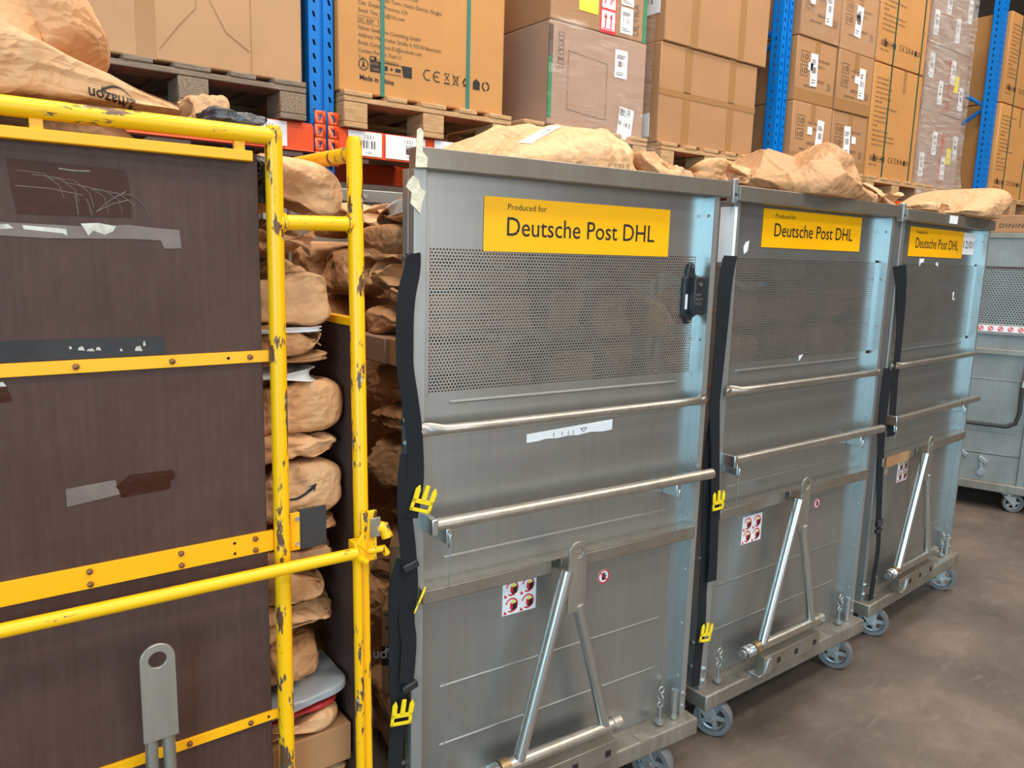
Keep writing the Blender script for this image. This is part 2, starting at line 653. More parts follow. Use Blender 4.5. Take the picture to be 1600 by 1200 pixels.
def empty(name, loc, rz=0, label=None, cat=None, group=None):
    o = bpy.data.objects.new(name, None)
    o.empty_display_size = 0.1
    COL.objects.link(o)
    o.location = loc
    o.rotation_euler = (0, 0, rz)
    return tag(o, label, cat, group)


def copy_tree(o, parent=None):
    c = o.copy()
    COL.objects.link(c)
    if parent:
        c.parent = parent
    for ch in [x for x in list(COL.objects) if x.parent == o]:
        copy_tree(ch, c)
    return c


def structure(o):
    o['kind'] = 'structure'
    return o


def text_geo(s, size, sx=1.0, spacing=1.0, bold=0.0):
    cu = bpy.data.curves.new('t', 'FONT')
    cu.body = s
    cu.size = size
    cu.space_character = spacing
    cu.offset = bold
    cu.resolution_u = 3
    o = bpy.data.objects.new('t', cu)
    COL.objects.link(o)
    dg = bpy.context.evaluated_depsgraph_get()
    dg.update()
    me = bpy.data.meshes.new_from_object(o.evaluated_get(dg))
    vs = [(v.co.x * sx, v.co.y) for v in me.vertices]
    fs = [tuple(p.vertices) for p in me.polygons]
    bpy.data.objects.remove(o)
    bpy.data.curves.remove(cu)
    bpy.data.meshes.remove(me)
    return vs, fs


def text(parent, s, x, z, size, mat='ink', y=-0.0015, sx=1.0, rot=0, name='printed_text', M=None, bold=0.0, spacing=1.0, width=None, mb=None):
    vs, fs = text_geo(s, size, sx, spacing, bold)
    if width and vs:
        x0 = min(v[0] for v in vs)
        x1 = max(v[0] for v in vs)
        k = width / max(1e-6, x1 - x0)
        vs = [((v[0] - x0) * k, v[1]) for v in vs]
    c, sn = cos(rot), sin(rot)
    pts = [(x + a * c - b * sn, y, z + a * sn + b * c) for a, b in vs]
    tgt = mb or MB()
    tgt.add(pts, fs, M)
    if mb is None:
        return tgt.build(name, mat, parent)


def barcode(mb, x, z, w, h, y=-0.0016, n=22, seed=1, rot=0):
    rnd = random.Random(seed)
    c, s = cos(rot), sin(rot)
    M = Matrix(((c, 0, -s, x), (0, 1, 0, 0), (s, 0, c, z), (0, 0, 0, 1)))
    px = 0
    step = w / n
    for k in range(n):
        if rnd.random() < 0.62:
            ww = step * rnd.choice((0.5, 0.7, 1.0))
            mb.add([(px, y, 0), (px + ww, y, 0), (px + ww, y, h), (px, y, h)], [(0, 1, 2, 3)], M)
        px += step


def quad(mb, x0, z0, x1, z1, y=-0.0016, M=None):
    mb.add([(x0, y, z0), (x1, y, z0), (x1, y, z1), (x0, y, z1)], [(0, 1, 2, 3)], M)


def ring(mb, x, z, ro, ri, y=-0.0016, seg=24, a0=0, a1=2 * pi, M=None):
    vs = []
    fs = []
    for k in range(seg + 1):
        a = a0 + (a1 - a0) * k / seg
        vs += [(x + ro * cos(a), y, z + ro * sin(a)), (x + ri * cos(a), y, z + ri * sin(a))]
    for k in range(seg):
        fs.append((2 * k, 2 * k + 1, 2 * k + 3, 2 * k + 2))
    mb.add(vs, fs, M)


def line(mb, x0, z0, x1, z1, w, y=-0.0016, M=None):
    d = Vector((x1 - x0, z1 - z0)).normalized()
    n = Vector((-d.y, d.x)) * w / 2
    mb.add([(x0 - n.x, y, z0 - n.y), (x1 - n.x, y, z1 - n.y), (x1 + n.x, y, z1 + n.y), (x0 + n.x, y, z0 + n.y)], [(0, 1, 2, 3)], M)


# ------------------------------------------------------------------ bags of crumpled paper
def cube_grid(n):
    vs = {}
    vl = []
    fs = []

    def idx(p):
        k = tuple(round(c * n) for c in p)
        if k not in vs:
            vs[k] = len(vl)
            vl.append(p)
        return vs[k]
    for ax in range(3):
        for sg in (-1, 1):
            for i in range(n):
                for j in range(n):
                    q = []
                    for a, b in ((i, j), (i + 1, j), (i + 1, j + 1), (i, j + 1)):
                        p = [0, 0, 0]
                        p[ax] = sg
                        p[(ax + 1) % 3] = -1 + 2 * a / n
                        p[(ax + 2) % 3] = -1 + 2 * b / n
                        q.append(idx(tuple(p)))
                    fs.append(tuple(q) if sg > 0 else tuple(q[::-1]))
    return vl, fs


GRID = {}


def fold(P, rnd, k, R, u=None):
    """repeated mirror folds of space: a continuous height with straight creases, like crumpled paper"""
    q = P.copy()
    for i in range(k):
        v = np.array([rnd.gauss(0, 1), rnd.gauss(0, 1), rnd.gauss(0, 1)])
        v /= np.linalg.norm(v)
        c = rnd.uniform(-0.55, 0.55) * R * (0.86 ** i)
        d = q @ v - c
        q = q - 2 * np.maximum(d, 0)[:, None] * v[None, :]
    v = np.array([rnd.gauss(0, 1), rnd.gauss(0, 1), rnd.gauss(0, 1)])
    v /= np.linalg.norm(v)
    h = q @ v
    return h - h.mean()


def bag_geo(w, d, h, seed, amp=0.012, pinch=(0.5, 0.5), n=16, power=7.0, planes=16, bend=0.0, pax='x', prof=None):
    if n not in GRID:
        vl, fs = cube_grid(n)
        GRID[n] = (np.array(vl, float), fs)
    V, fs = GRID[n]
    rnd = random.Random(seed)
    m = (np.abs(V) ** power).sum(1) ** (1 / power)
    q = V / m[:, None]
    ti = 0 if pax == 'x' else 1
    t = q[:, ti]
    pin = np.where(t > 0, pinch[1], pinch[0])
    qq = q.copy()
    qq[:, 2] *= 1 - pin * np.abs(t) ** rnd.uniform(2.5, 7)
    qq[:, 1 - ti] *= 1 - 0.10 * pin * np.abs(t) ** 3
    half = np.array([w / 2, d / 2, h / 2])
    # end folds: the closed ends dent in or ridge out along a line
    for sg in (-1, 1):
        g = rnd.uniform(-0.10, 0.34) * h
        e = np.where(t * sg > 0, np.abs(t) ** 7, 0) * (1 - np.abs(q[:, 2]))
        qq[:, ti] -= sg * e * g / half[ti]
    co = qq * half
    nrm = np.sign(q) * np.abs(q) ** 3.0 / half
    nrm /= np.linalg.norm(nrm, axis=1)[:, None] + 1e-9
    k = amp / 0.012
    k2 = min(k, 1.7)
    disp = 0.10 * k * fold(co * [1, 1, 1.6], rnd, 5, 0.16)
    disp += 0.24 * k2 * fold(co * [1, 1, 1.4], rnd, 10, 0.13)
    disp += 0.34 * k2 * fold(co * [1, 1, 1.2], rnd, 15, 0.13)
    # long pinched creases running over the bag
    for c_ in range(9):
        v = np.array([rnd.gauss(0, 1), rnd.gauss(0, 1), rnd.gauss(0, 0.7)])
        v /= np.linalg.norm(v)
        u = np.array([rnd.gauss(0, 1), rnd.gauss(0, 1), rnd.gauss(0, 1)])
        dd = np.abs(co @ v - rnd.uniform(-.45, .45) * max(w, d) * .8 + 0.03 * np.abs(co @ u))
        wd = rnd.uniform(.006, .016)
        disp += rnd.choice((-1, 1, 1)) * 0.55 * k2 * np.maximum(0, wd - dd) * np.clip(0.5 + co @ u / .08, 0, 1)
    lim = 0.34 * min(w, d, h) + 0.006
    disp = np.clip(disp, -lim, lim)
    if n < 56:
        disp = disp - np.percentile(disp, 80)
        disp = np.minimum(disp, 0.009)
    co = co + nrm * disp[:, None]
    z = co[:, 2]
    low = z < -half[2]
    co[:, 2] = np.where(low, -half[2] + (z + half[2]) * 0.12, z)
    co[:, 2] += half[2]
    if prof:
        co[:, 2] *= np.interp(t, [p[0] for p in prof], [p[1] for p in prof])
    return [tuple(c) for c in co], fs


BAGS = []


def bag(label, x0, x1, y0, y1, z0, z1, seed, mat='kraft', amp=0.012, pinch=(0.5, 0.5), rz=0.0, ry=0.0, rx=0.0, name='paper_bag', cat='paper bag',
        group=None, n=16, power=7.0, frame=None, pax='x', bend=0.0, planes=16, prof=None):
    n = int(n * 2 if n >= 20 else n * 1.4)
    w, d, h = x1 - x0, y1 - y0, z1 - z0
    vs, fs = bag_geo(w, d, h, seed, amp, pinch, n, power, planes, bend, pax, prof)
    mb = MB()
    mb.add(vs, fs)
    o = mb.build(name, mat, angle=19)
    L = Vector(((x0 + x1) / 2, (y0 + y1) / 2, z0))
    M = Matrix.Translation(L) @ Matrix.Rotation(rz, 4, 'Z') @ Matrix.Rotation(ry, 4, 'Y') @ Matrix.Rotation(rx, 4, 'X')
    if frame is not None:
        M = frame @ M
    o.matrix_world = M
    tag(o, label, cat, group)
    BAGS.append(o)
    return o


def stamp(o, vs, fs, origin, ax, ay, direction, name='printed_text', mat='ink_soft', off=0.0015):
    """press printed shapes on a bag's surface; all vectors in the bag's own space"""
    me = o.data
    bvh = BVHTree.FromPolygons([v.co for v in me.vertices], [tuple(p.vertices) for p in me.polygons])
    ax, ay, dr = Vector(ax).normalized(), Vector(ay).normalized(), Vector(direction).normalized()
    # split long edges
    import bmesh
    bm = bmesh.new()
    bv = [bm.verts.new((a, b, 0)) for a, b in vs]
    for f in fs:
        try:
            bm.faces.new([bv[i] for i in f])
        except ValueError:
            pass
    bmesh.ops.triangulate(bm, faces=bm.faces[:])
    for it in range(2):
        lng = [e for e in bm.edges if e.calc_length() > 0.006]
        if lng:
            bmesh.ops.subdivide_edges(bm, edges=lng, cuts=1)
            bmesh.ops.triangulate(bm, faces=bm.faces[:])
    bm.verts.index_update()
    pts = []
    for v in bm.verts:
        p = Vector(origin) + ax * v.co.x + ay * v.co.y
        hit, nrm, idx, dist = bvh.ray_cast(p - dr * 0.5, dr, 2.0)
        pts.append((hit - dr * off) if hit is not None else None)
    faces = [tuple(v.index for v in f.verts) for f in bm.faces if all(pts[v.index] is not None for v in f.verts)]
    pts = [p if p is not None else Vector(origin) for p in pts]
    bm.free()
    mb = MB()
    mb.add(pts, faces)
    return mb.build(name, mat, o)


def rect_geo(w, h, nx=8, ny=4):
    vs = [(w * i / nx, h * j / ny) for j in range(ny + 1) for i in range(nx + 1)]
    fs = [(j * (nx + 1) + i, j * (nx + 1) + i + 1, (j + 1) * (nx + 1) + i + 1, (j + 1) * (nx + 1) + i) for j in range(ny) for i in range(nx)]
    return vs, fs


def smile_geo(w):
    vs = []
    fs = []
    n = 14
    for k in range(n + 1):
        t = k / n
        x = w * t
        y = -w * 0.22 * sin(pi * t)
        th = w * 0.035 * (0.3 + 1.2 * t)
        vs += [(x, y - th), (x, y + th)]
    for k in range(n):
        fs.append((2 * k, 2 * k + 2, 2 * k + 3, 2 * k + 1))
    o = len(vs)
    vs += [(w * .86, w * .03), (w * 1.08, w * .08), (w * 1.0, -w * .16), (w * .99, -w * 0.0)]
    fs.append((o, o + 3, o + 2, o + 1))
    return vs, fs


def merge(a, b, dx=0, dy=0):
    vs, fs = a
    o = len(vs)
    return vs + [(x + dx, y + dy) for x, y in b[0]], fs + [tuple(i + o for i in f) for f in b[1]]


def logo_geo(size):
    t = text_geo('amazon', size, 0.9, 1.0, size * 0.012)
    w = max(v[0] for v in t[0])
    return merge(t, smile_geo(w * 0.62), w * 0.08, -size * 0.10)


#SECTION_STRUCTURE
# ------------------------------------------------------------------ the hall
structure(MB().box(-6, -7, -0.1, 20, 6, 0).build('floor', 'floor'))
structure(MB().box(-6, 6, 0, 20, 6.1, 7).build('wall_back', 'wall_paint'))
structure(MB().box(-6, -7, 7, 20, 6, 7.1).build('ceiling', 'ceiling_paint'))
structure(MB().box(20, -7, 0, 20.1, 6, 7).build('wall_right', 'wall_warm'))
wl = MB()
wl.box(-6.1, -2.8, 0, -6, 6, 7).box(-6.1, -7, 4.4, -6, -2.8, 7)
structure(wl.build('wall_left', 'wall_warm'))
wf = MB()
wf.box(-6, -7.1, 0, -1.2, -7, 7).box(4.2, -7.1, 0, 20, -7, 7).box(-1.2, -7.1, 4.8, 4.2, -7, 7)
structure(wf.build('wall_front', 'wall_warm'))
# patched spots in the concrete
rp = MB()
rp.prism([(0, 0), (0.10, 0.03), (0.26, 0.02), (0.46, -0.03), (0.52, -0.09), (0.40, -0.11), (0.22, -0.07), (0.08, -0.04)], -0.0008, 0.0008)
fp = rp.build('trim_1', 'floor_repair')
fp.matrix_world = Matrix.Translation((3.72, 0.98, 0.001)) @ Matrix.Rotation(-0.5, 4, 'Z') @ Matrix.Rotation(-pi / 2, 4, 'X')
structure(fp)
#SECTION_RACK
# ------------------------------------------------------------------ pallet rack
RY = 2.90


def slotted(mb, x, y, w, z0, z1, axis='x', pitch=0.05, slot=(0.009, 0.020), skew=0.004):
    """plate with a slot in every pitch; axis x: faces -y, axis y: faces -x"""
    n = int(round((z1 - z0) / pitch))
    for k in range(n):
        za = z0 + k * pitch
        zb = za + pitch
        cx, cz = w / 2, (za + zb) / 2
        a, b = slot[0] / 2, slot[1] / 2
        out = [(0, za), (w, za), (w, zb), (0, zb)]
        inn = [(cx - a + skew, cz - b), (cx + a + skew, cz - b), (cx + a - skew * .5, cz + b), (cx - a - skew * .5, cz + b)]
        pts = out + inn
        if axis == 'x':
            vs = [(x + p, y, q) for p, q in pts]
        else:
            vs = [(x, y + w - p, q) for p, q in pts]
        mb.add(vs, [(0, 1, 5, 4), (1, 2, 6, 5), (2, 3, 7, 6), (3, 0, 4, 7)])


def upright(x, y, label):
    t = empty('rack_upright', (x, y, 0), 0, label, 'rack post')
    m = MB()
    # front: two slotted strips each side of a raised rib
    slotted(m, 0.0, 0, 0.040, 0, 4.5)
    slotted(m, 0.062, 0, 0.038, 0, 4.5)
    o = m.build('slotted_face', 'blue_paint', t)
    s = MB()
    s.box(0.040, 0.0005, 0, 0.044, 0.012, 4.5).box(0.058, 0.0005, 0, 0.062, 0.012, 4.5).box(0.044, 0.010, 0, 0.058, 0.012, 4.5)
    s.box(0.098, 0, 0, 0.1, 0.075, 4.5)
    s.box(0, 0.073, 0, 0.02, 0.075, 4.5).box(0.08, 0.073, 0, 0.1, 0.075, 4.5)
    s.build('channel', 'blue_paint', t)
    s2 = MB()
    slotted(s2, 0, 0, 0.075, 0, 4.5, 'y', slot=(0.010, 0.020), skew=0.0)
    s2.build('side_flange', 'blue_paint', t)
    MB().box(-0.02, -0.01, 0, 0.12, 0.09, 0.006).build('foot_plate', 'blue_paint', t)
    # rear post and zigzag bracing run back from the front post
    MB().box(0, 0.98, 0, 0.1, 1.05, 4.5).build('rear_post', 'blue_paint', t)
    z = 0.35
    flip = 0
    while z < 4.0:
        a = (0.045, 0.06, z if not flip else z + 0.62)
        b = (0.045, 1.0, z + 0.62 if not flip else z)
        MB().tube([a, b], 0.016, 8).build('brace', 'blue_paint', t)
        z += 0.62
        flip = 1 - flip
    return t


UPX = [-1.73, 1.207, 4.145, 7.08, 10.0]
names = ['blue rack upright left of the old grey pallet', 'blue slotted rack upright with orange beam hooks behind the yellow cart', 'blue rack upright behind the second silver cart, right of the tall taped cartons',
         'blue rack upright at the far right beside the large strapped cartons', 'furthest blue rack upright at the end of the row']
for k, x in enumerate(UPX):
    if k in (0, 4):
        continue
    upright(x, RY, names[k])


def beam(xa, xb, y, z0, z1, label, hooks=True):
    t = empty('rack_beam', (xa, y, z0), 0, label, 'rack beam')
    w = xb - xa
    h = z1 - z0
    m = MB()
    m.box(0, 0, 0, w, 0.045, h * 0.92).box(0, 0.012, h * 0.92, w, 0.045, h)
    m.box(0, -0.004, 0, w, 0.0, 0.006)
    m.build('beam_body', 'orange_paint', t, bevel=0.003)
    if hooks:
        for x0, sk in ((-0.045, 1), (w + 0.002, -1)):
            c = MB()
            slotted(c, x0, -0.004, 0.043, -0.045, h + 0.055, slot=(0.011, 0.024), skew=0.005 * sk)
            c.build('end_connector', 'orange_paint', t, solid=0.003)
            hk = MB()
            nk = int((h + 0.1) / 0.05)
            for q in range(nk):
                zc = -0.045 + 0.05 * q + 0.025
                hk.box(x0 + 0.018, 0.003, zc - 0.009, x0 + 0.026, 0.006, zc + 0.003)
            hk.build('hook', 'plate_steel', t)
    return t


BZ0, BZ1 = 1.868, 1.974
for (a, b, lab) in ((-1.63, 1.207, 'orange front beam under the old grey pallet, left of the first blue upright'), (1.307, 4.145, 'orange front beam with white location cards behind the first silver cart'),
                    (4.245, 7.08, 'orange front beam behind the second and third silver carts'), (7.18, 10.0, 'orange front beam right of the last blue upright')):
    beam(a, b, RY - 0.035, BZ0, BZ1, lab)
for (a, b, lab) in ((-1.63, 1.207, 'orange rear beam behind the old grey pallet'), (1.307, 4.145, 'orange rear beam behind the green strapped carton'),
                    (4.245, 7.08, 'orange rear beam behind the six small cartons'), (7.18, 10.0, 'orange rear beam at the far right')):
    beam(a, b, RY + 1.0, BZ0, BZ1, lab, False)


def location_card(x0, x1, z0, z1, label, num, seed):
    c = empty('location_card', (x0, RY - 0.0405, z0), 0, label, 'location card')
    w, h = x1 - x0, z1 - z0
    MB().box(0, -0.001, 0, w, 0.001, h).build('card', 'white_paper', c)
    m = MB()
    barcode(m, w * 0.38, h * 0.32, w * 0.42, h * 0.32, -0.0018, 20, seed)
    m.build('barcode', 'ink_soft', c)
    text(c, num, w * 0.45, h * 0.72, h * 0.2, 'ink_soft', -0.0018, spacing=1.3)
    text(c, '1105', w * 0.5, h * 0.10, h * 0.12, 'ink_soft', -0.0018, spacing=1.3)


location_card(0.93, 1.10, BZ0 + 0.012, BZ1 - 0.006, 'white barcode card on the orange beam left of the blue upright', '1311', 3)
location_card(1.345, 1.49, BZ0 + 0.008, BZ1 - 0.006, 'white barcode card on the orange beam, nearest right of the blue upright', '1321', 4)
location_card(1.507, 1.69, BZ0 + 0.008, BZ1 - 0.006, 'white barcode card numbered 1321 on the orange beam beside the silver cart top', '1321', 5)
location_card(1.735, 1.89, BZ0 + 0.008, BZ1 - 0.004, 'white location card on the orange beam partly hidden by the first silver cart', '1331', 6)


def pallet(x0, z0, label, wood='new_wood', block='new_wood', y0=2.84, w=0.80, d=1.2):
    t = empty('wooden_pallet', (x0, y0, z0), 0, label, 'pallet')
    bw = 0.10
    for xa in (0, w / 2 - bw / 2, w - bw):
        MB().box(xa, 0, 0, xa + bw, d, 0.02).build('bottom_board', wood, t, bevel=0.003)
        for ya in (0, d / 2 - 0.07, d - 0.14):
            MB().box(xa, ya + 0.001, 0.0205, xa + bw, ya + 0.14, 0.0955).build('block', block, t, bevel=0.004)
    for ya in (0, d / 2 - 0.07, d - 0.14):
        MB().box(0, ya, 0.096, w, ya + 0.14, 0.116).build('cross_board', wood, t, bevel=0.003)
    for k, bw2 in enumerate((0.12, 0.09, 0.12, 0.09, 0.12)):
        xc = 0.06 + (w - 0.12) * k / 4
        MB().box(xc - bw2 / 2, -0.002, 0.1165, xc + bw2 / 2, d, 0.1365).build('deck_board', wood, t, bevel=0.004)
    return t


PZ = BZ1 + 0.001
PT = PZ + 0.137
pallet(-0.50, PZ, 'dark pallet at the left edge behind the crumpled bags', 'old_wood', 'chip_block')
pallet(0.37, PZ, 'old grey pallet with worn block feet behind the yellow cart', 'old_wood', 'chip_block')
pallet(1.32, PZ, 'new light wood pallet under the green strapped carton')
pallet(2.19, PZ, 'pallet under the film wrapped carton behind the first silver cart')
pallet(3.10, PZ, 'light wood pallet under the two taped plain cartons')
pallet(4.29, PZ, 'wooden pallet beneath the stacked small cartons behind the second cart')
pallet(5.15, PZ, 'wooden pallet beneath the two tall strapped cartons')
pallet(5.98, PZ, 'wooden pallet beneath the shiny wrapped stack')
pallet(7.22, PZ, 'pallet at the far right beyond the last blue upright')


def carton(label, x0, x1, y0, y1, z0, z1, mat='carton', seam=True, name='cardboard_box', tape=None, bevel=0.006, frame=None, cat='cardboard box', rz=0.0, group=None):
    t = empty(name, ((x0 + x1) / 2, y0, z0), rz, label, cat, group)
    w, d, h = x1 - x0, y1 - y0, z1 - z0
    MB().box(-w / 2, 0, 0, w / 2, d, h).build('box_body', mat, t, bevel=bevel)
    if tape:
        for k, (a, b, c, e) in enumerate(tape):
            MB().box(-w / 2 + a, -0.001, b, -w / 2 + c, 0.002, e).build('packing_tape', 'packing_tape', t)
    if frame is not None:
        t.matrix_world = frame @ Matrix.Translation(((x0 + x1) / 2, y0, z0)) @ Matrix.Rotation(rz, 4, 'Z')
    return t


def paper_label(t, x, z, w, h, seed=1, rot=0.0, y=-0.002, name='shipping_label', lines=True):
    c, s = cos(rot), sin(rot)
    M = Matrix(((c, 0, -s, x), (0, 1, 0, 0), (s, 0, c, z), (0, 0, 0, 1)))
    lb = MB().box(0, y - 0.0005, 0, w, y + 0.0008, h, M).build(name, 'white_paper', t)
    if lines:
        m = MB()
        barcode(m, x + (w * 0.2 * c - h * 0.4 * s), z + w * 0.2 * s + h * 0.4 * c, w * 0.6, h * 0.2, y - 0.0012, 16, seed, rot)
        rnd = random.Random(seed)
        for k in range(5):
            zz = h * (0.68 + 0.055 * k) if k < 3 else h * (0.1 + 0.08 * (k - 3))
            quad(m, w * .12, zz, w * (.12 + rnd.uniform(.4, .75)), zz + h * 0.025, y - 0.0012, M)
        m.build('label_print', 'ink_soft', lb)
    return lb


def ce_marks(t, x, z, s, mat='ink', y=-0.0015):
    """CE sign, fragile and waste bin pictograms, recycling mark, drawn as print"""
    m = MB()
    # C and E
    ring(m, x + s * .5, z + s * .5, s * .5, s * .40, y, 16, pi * 0.32, pi * 1.68)
    ring(m, x + s * 1.55, z + s * .5, s * .5, s * .40, y, 16, pi * 0.32, pi * 1.68)
    quad(m, x + s * 1.1, z + s * .45, x + s * 1.65, z + s * .55, y)
    # hourglass
    cx = x + s * 2.6
    line(m, cx - s * .3, z + s * .95, cx + s * .3, z + s * .95, s * .06, y)
    line(m, cx - s * .25, z + s * .9, cx + s * .25, z + s * .3, s * .07, y)
    line(m, cx + s * .25, z + s * .9, cx - s * .25, z + s * .3, s * .07, y)
    quad(m, cx - s * .32, z + s * .02, cx + s * .32, z + s * .14, y)
    # crossed bin
    cx = x + s * 3.6
    for a, b, c, d in ((-.25, .8, -.18, .12), (.25, .8, .18, .12), (-.18, .12, .18, .12), (-.3, .82, .3, .82), (-.38, .98, .38, 0), (.38, .98, -.38, 0)):
        line(m, cx + a * s, z + b * s, cx + c * s, z + d * s, s * .06, y)
    # recycling triangle
    cx = x + s * 4.75
    for k in range(3):
        a = pi / 2 + k * 2 * pi / 3
        b = a + 2 * pi / 3
        p = (cx + .5 * s * cos(a), z + .45 * s + .5 * s * sin(a))
        q = (cx + .5 * s * cos(b), z + .45 * s + .5 * s * sin(b))
        line(m, p[0] + (q[0] - p[0]) * .16, p[1] + (q[1] - p[1]) * .16, p[0] + (q[0] - p[0]) * .78, p[1] + (q[1] - p[1]) * .78, s * .18, y)
    # house box
    cx = x + s * 6.0
    m.add([(cx - s * .4, y, z), (cx + s * .4, y, z), (cx + s * .4, y, z + s * .7), (cx, y, z + s), (cx - s * .4, y, z + s * .7)], [(0, 1, 2, 3, 4)])
    # round arrow
    cx = x + s * 7.1
    ring(m, cx, z + s * .45, s * .45, s * .3, y, 16, -pi * .35, pi * .5)
    ring(m, cx, z + s * .45, s * .45, s * .3, y, 16, pi * .65, pi * 1.5)
    m.build('printed_symbols', mat, t)


def triman(t, x, z, s, mat='ink', y=-0.0015):
    m = MB()
    ring(m, x + s * .5, z + s * .5, s * .5, s * .42, y, 20)
    line(m, x + s * .5, z + s * .75, x + s * .5, z + s * .4, s * .16, y)
    line(m, x + s * .3, z + s * .25, x + s * .5, z + s * .45, s * .1, y)
    line(m, x + s * .7, z + s * .25, x + s * .5, z + s * .45, s * .1, y)
    quad(m, x + s * 1.15, z, x + s * 2.35, z + s * .95, y)
    quad(m, x + s * 1.15, z + s * .95, x + s * 1.8, z + s * 1.35, y)
    for (a, b) in ((x + s * 2.4, x + s * 4.4),):
        line(m, a, z + s * .05, b, z + s * .05, s * .05, y)
        line(m, a, z + s * .95, b, z + s * .95, s * .05, y)
    line(m, x + s * 3.2, z + s * .5, x + s * 3.5, z + s * .5, s * .08, y)
    line(m, x + s * 3.35, z + s * .35, x + s * 3.35, z + s * .65, s * .08, y)
    quad(m, x + s * 2.65, z + s * .3, x + s * 2.95, z + s * .7, y)
    quad(m, x + s * 3.75, z + s * .35, x + s * 4.3, z + s * .65, y)
    m.add([(x + s * 4.6, y, z), (x + s * 5.5, y, z), (x + s * 5.5, y, z + s), (x + s * 4.4, y, z + s)], [(0, 1, 2, 3)])
    m.build('recycling_print', mat, t)
    w = MB()
    text(None, 'FR', x + s * 1.22, z + s * 1.02, s * .32, y=y - .0008, mb=w, bold=0.0006)
    text(None, 'LE TRI', x + s * 1.2, z + s * .62, s * .26, y=y - .0008, mb=w)
    text(None, 'PACK', x + s * 1.45, z + s * .15, s * .26, y=y - .0008, mb=w)
    w.build('reversed_print', 'carton_orange', t)


# cartons of the left bay
carton('plain brown carton at the left edge on the dark pallet', -0.45, 0.235, 2.86, 3.9, PT + .001, 3.0, 'carton_orange')
b0 = carton('large pale carton with vertical tape on the old grey pallet', 0.38, 1.17, 2.875, 3.95, PT + .001, 2.98, 'carton_pale',
            tape=[(0.225, 0.0, 0.285, 0.87), (0.60, 0, 0.604, 0.87)])
cr = MB()
cr.tube([(-0.10, -0.001, 0.04), (-0.04, -0.002, 0.12), (0.02, -0.001, 0.19), (0.03, -0.002, 0.34)], 0.0016, 6)
cr.tube([(0.06, -0.001, 0.5), (0.07, -0.001, 0.22), (0.12, -0.001, 0.13), (0.2, -0.001, 0.08)], 0.0014, 6)
cr.build('crease', 'carton_pale', b0)

# big carton with green straps and printed address
b1 = carton('brown carton with printed address and two green straps', 1.312, 2.095, 2.875, 3.98, PT + .001, 2.98, 'carton_orange', tape=None)
bx = -0.3915 - .012 + .012  # left edge in local x
for sx_, nm in ((0.188, 'strap'), (0.594, 'strap')):
    MB().box(bx + sx_ - 0.008, -0.003, 0, bx + sx_ + 0.009, 1.10, 0.874).build(nm, 'green_strap', b1)
tx = bx + 0.085
ZB = 2.112
for s_, z_, sz in (('Manufacturer: technology Co., Ltd', 2.4535, .0205), ('Address: Gaoqiao Town, Haishu District, Ningbo', 2.425, .0205), ('City, Zhejiang Province, CN', 2.397, .0205), ('Email: Tina_wei@163.com', 2.369, .0205),
                   ('Name: Sea&Time Consulting GmbH', 2.306, .0205), ('Address: Mitterhuber Straße 4, 92318 Neumarkt', 2.279, .0205),
                   ('Email: Compliance.EU@outlook.com', 2.251, .0205), ('Contact Person: Yuan LI', 2.223, .0205), ('Tel:   +4915201866061', 2.195, .0205)):
    text(b1, s_, tx, z_ - 2.5 + 2.5 - ZB + 0.043, sz, 'ink_soft', -0.0015, sx=0.92)
text(b1, 'EC REP', tx + .004, 2.337 - ZB + .04, 0.021, 'ink_soft', -0.0015, sx=0.95)
em = MB()
for a, b, c, d in ((0, 0, .088, 0), (.088, 0, .088, .026), (.088, .026, 0, .026), (0, .026, 0, 0)):
    line(em, tx - .001 + a, 2.333 - ZB + .04 + b, tx - .001 + c, 2.333 - ZB + .04 + d, .0015)
em.build('printed_frame', 'ink_soft', b1)
triman(b1, tx, 0.088, 0.043)
text(b1, 'Made in China', tx + .004, 0.052, 0.026, 'ink', -0.0015, bold=0.0006)
ce_marks(b1, bx + 0.375, 0.092, 0.044)

# film wrapped cartons
w0 = carton('brown carton under clear film with green edge stripe, beside the green strapped carton', 2.35, 2.985, 2.875, 3.9, PT + .001, 2.572, 'carton_grey')
MB().box(-0.3178, -0.0015, 0.03, -0.296, 0.004, 0.30).build('green_stripe', 'ink_green', w0)
MB().box(-0.3178, -0.0015, 0.30, -0.296, 0.004, 0.44).build('black_stripe', 'ink_soft', w0)
pm = MB()
for k in range(4):
    z = .26 + .04 * k
    for a, b, c, d in ((0, 0, .03, 0), (.03, 0, .03, .034), (.03, .034, 0, .034), (0, .034, 0, 0), (.008, .017, .022, .017)):
        line(pm, -.262 + a, z + b, -.262 + c, z + d, .003)
for a, b, c, d in ((-.2, .08, .05, .06), (.05, .06, .05, .32), (.05, .32, -.2, .34), (-.2, .34, -.2, .08)):
    line(pm, a, b, c, d, .002)
pm.build('printed_symbols', 'ink_soft', w0)
paper_label(w0, 0.10, 0.27, 0.085, 0.13, 11)
sl = paper_label(w0, 0.13, -0.02, 0.10, 0.16, 12, -0.12, lines=False)
text(w0, '散汗', 0.145, 0.10, 0.04, 'ink', -0.0035, rot=-.12, name='handwriting')
text(w0, '中 18 E', 0.135, 0.05, 0.03, 'ink', -0.0035, rot=-.12, name='handwriting')
w1 = carton('upper film wrapped carton with yellow and red warning labels', 2.35, 2.975, 2.875, 3.9, 2.574, 2.98, 'carton')
MB().box(-.14, -.002, .07, -.02, 0, .26).build('warning_label', 'label_yellow', w1)
wl_ = MB()
line(wl_, -.115, .11, -.04, .2, .012)
ring(wl_, -.065, .17, .03, .018)
for k in range(3):
    line(wl_, -.11 + .012 * k, .09, -.11 + .012 * k, .13, .004)
wl_.build('warning_print', 'ink', w1)
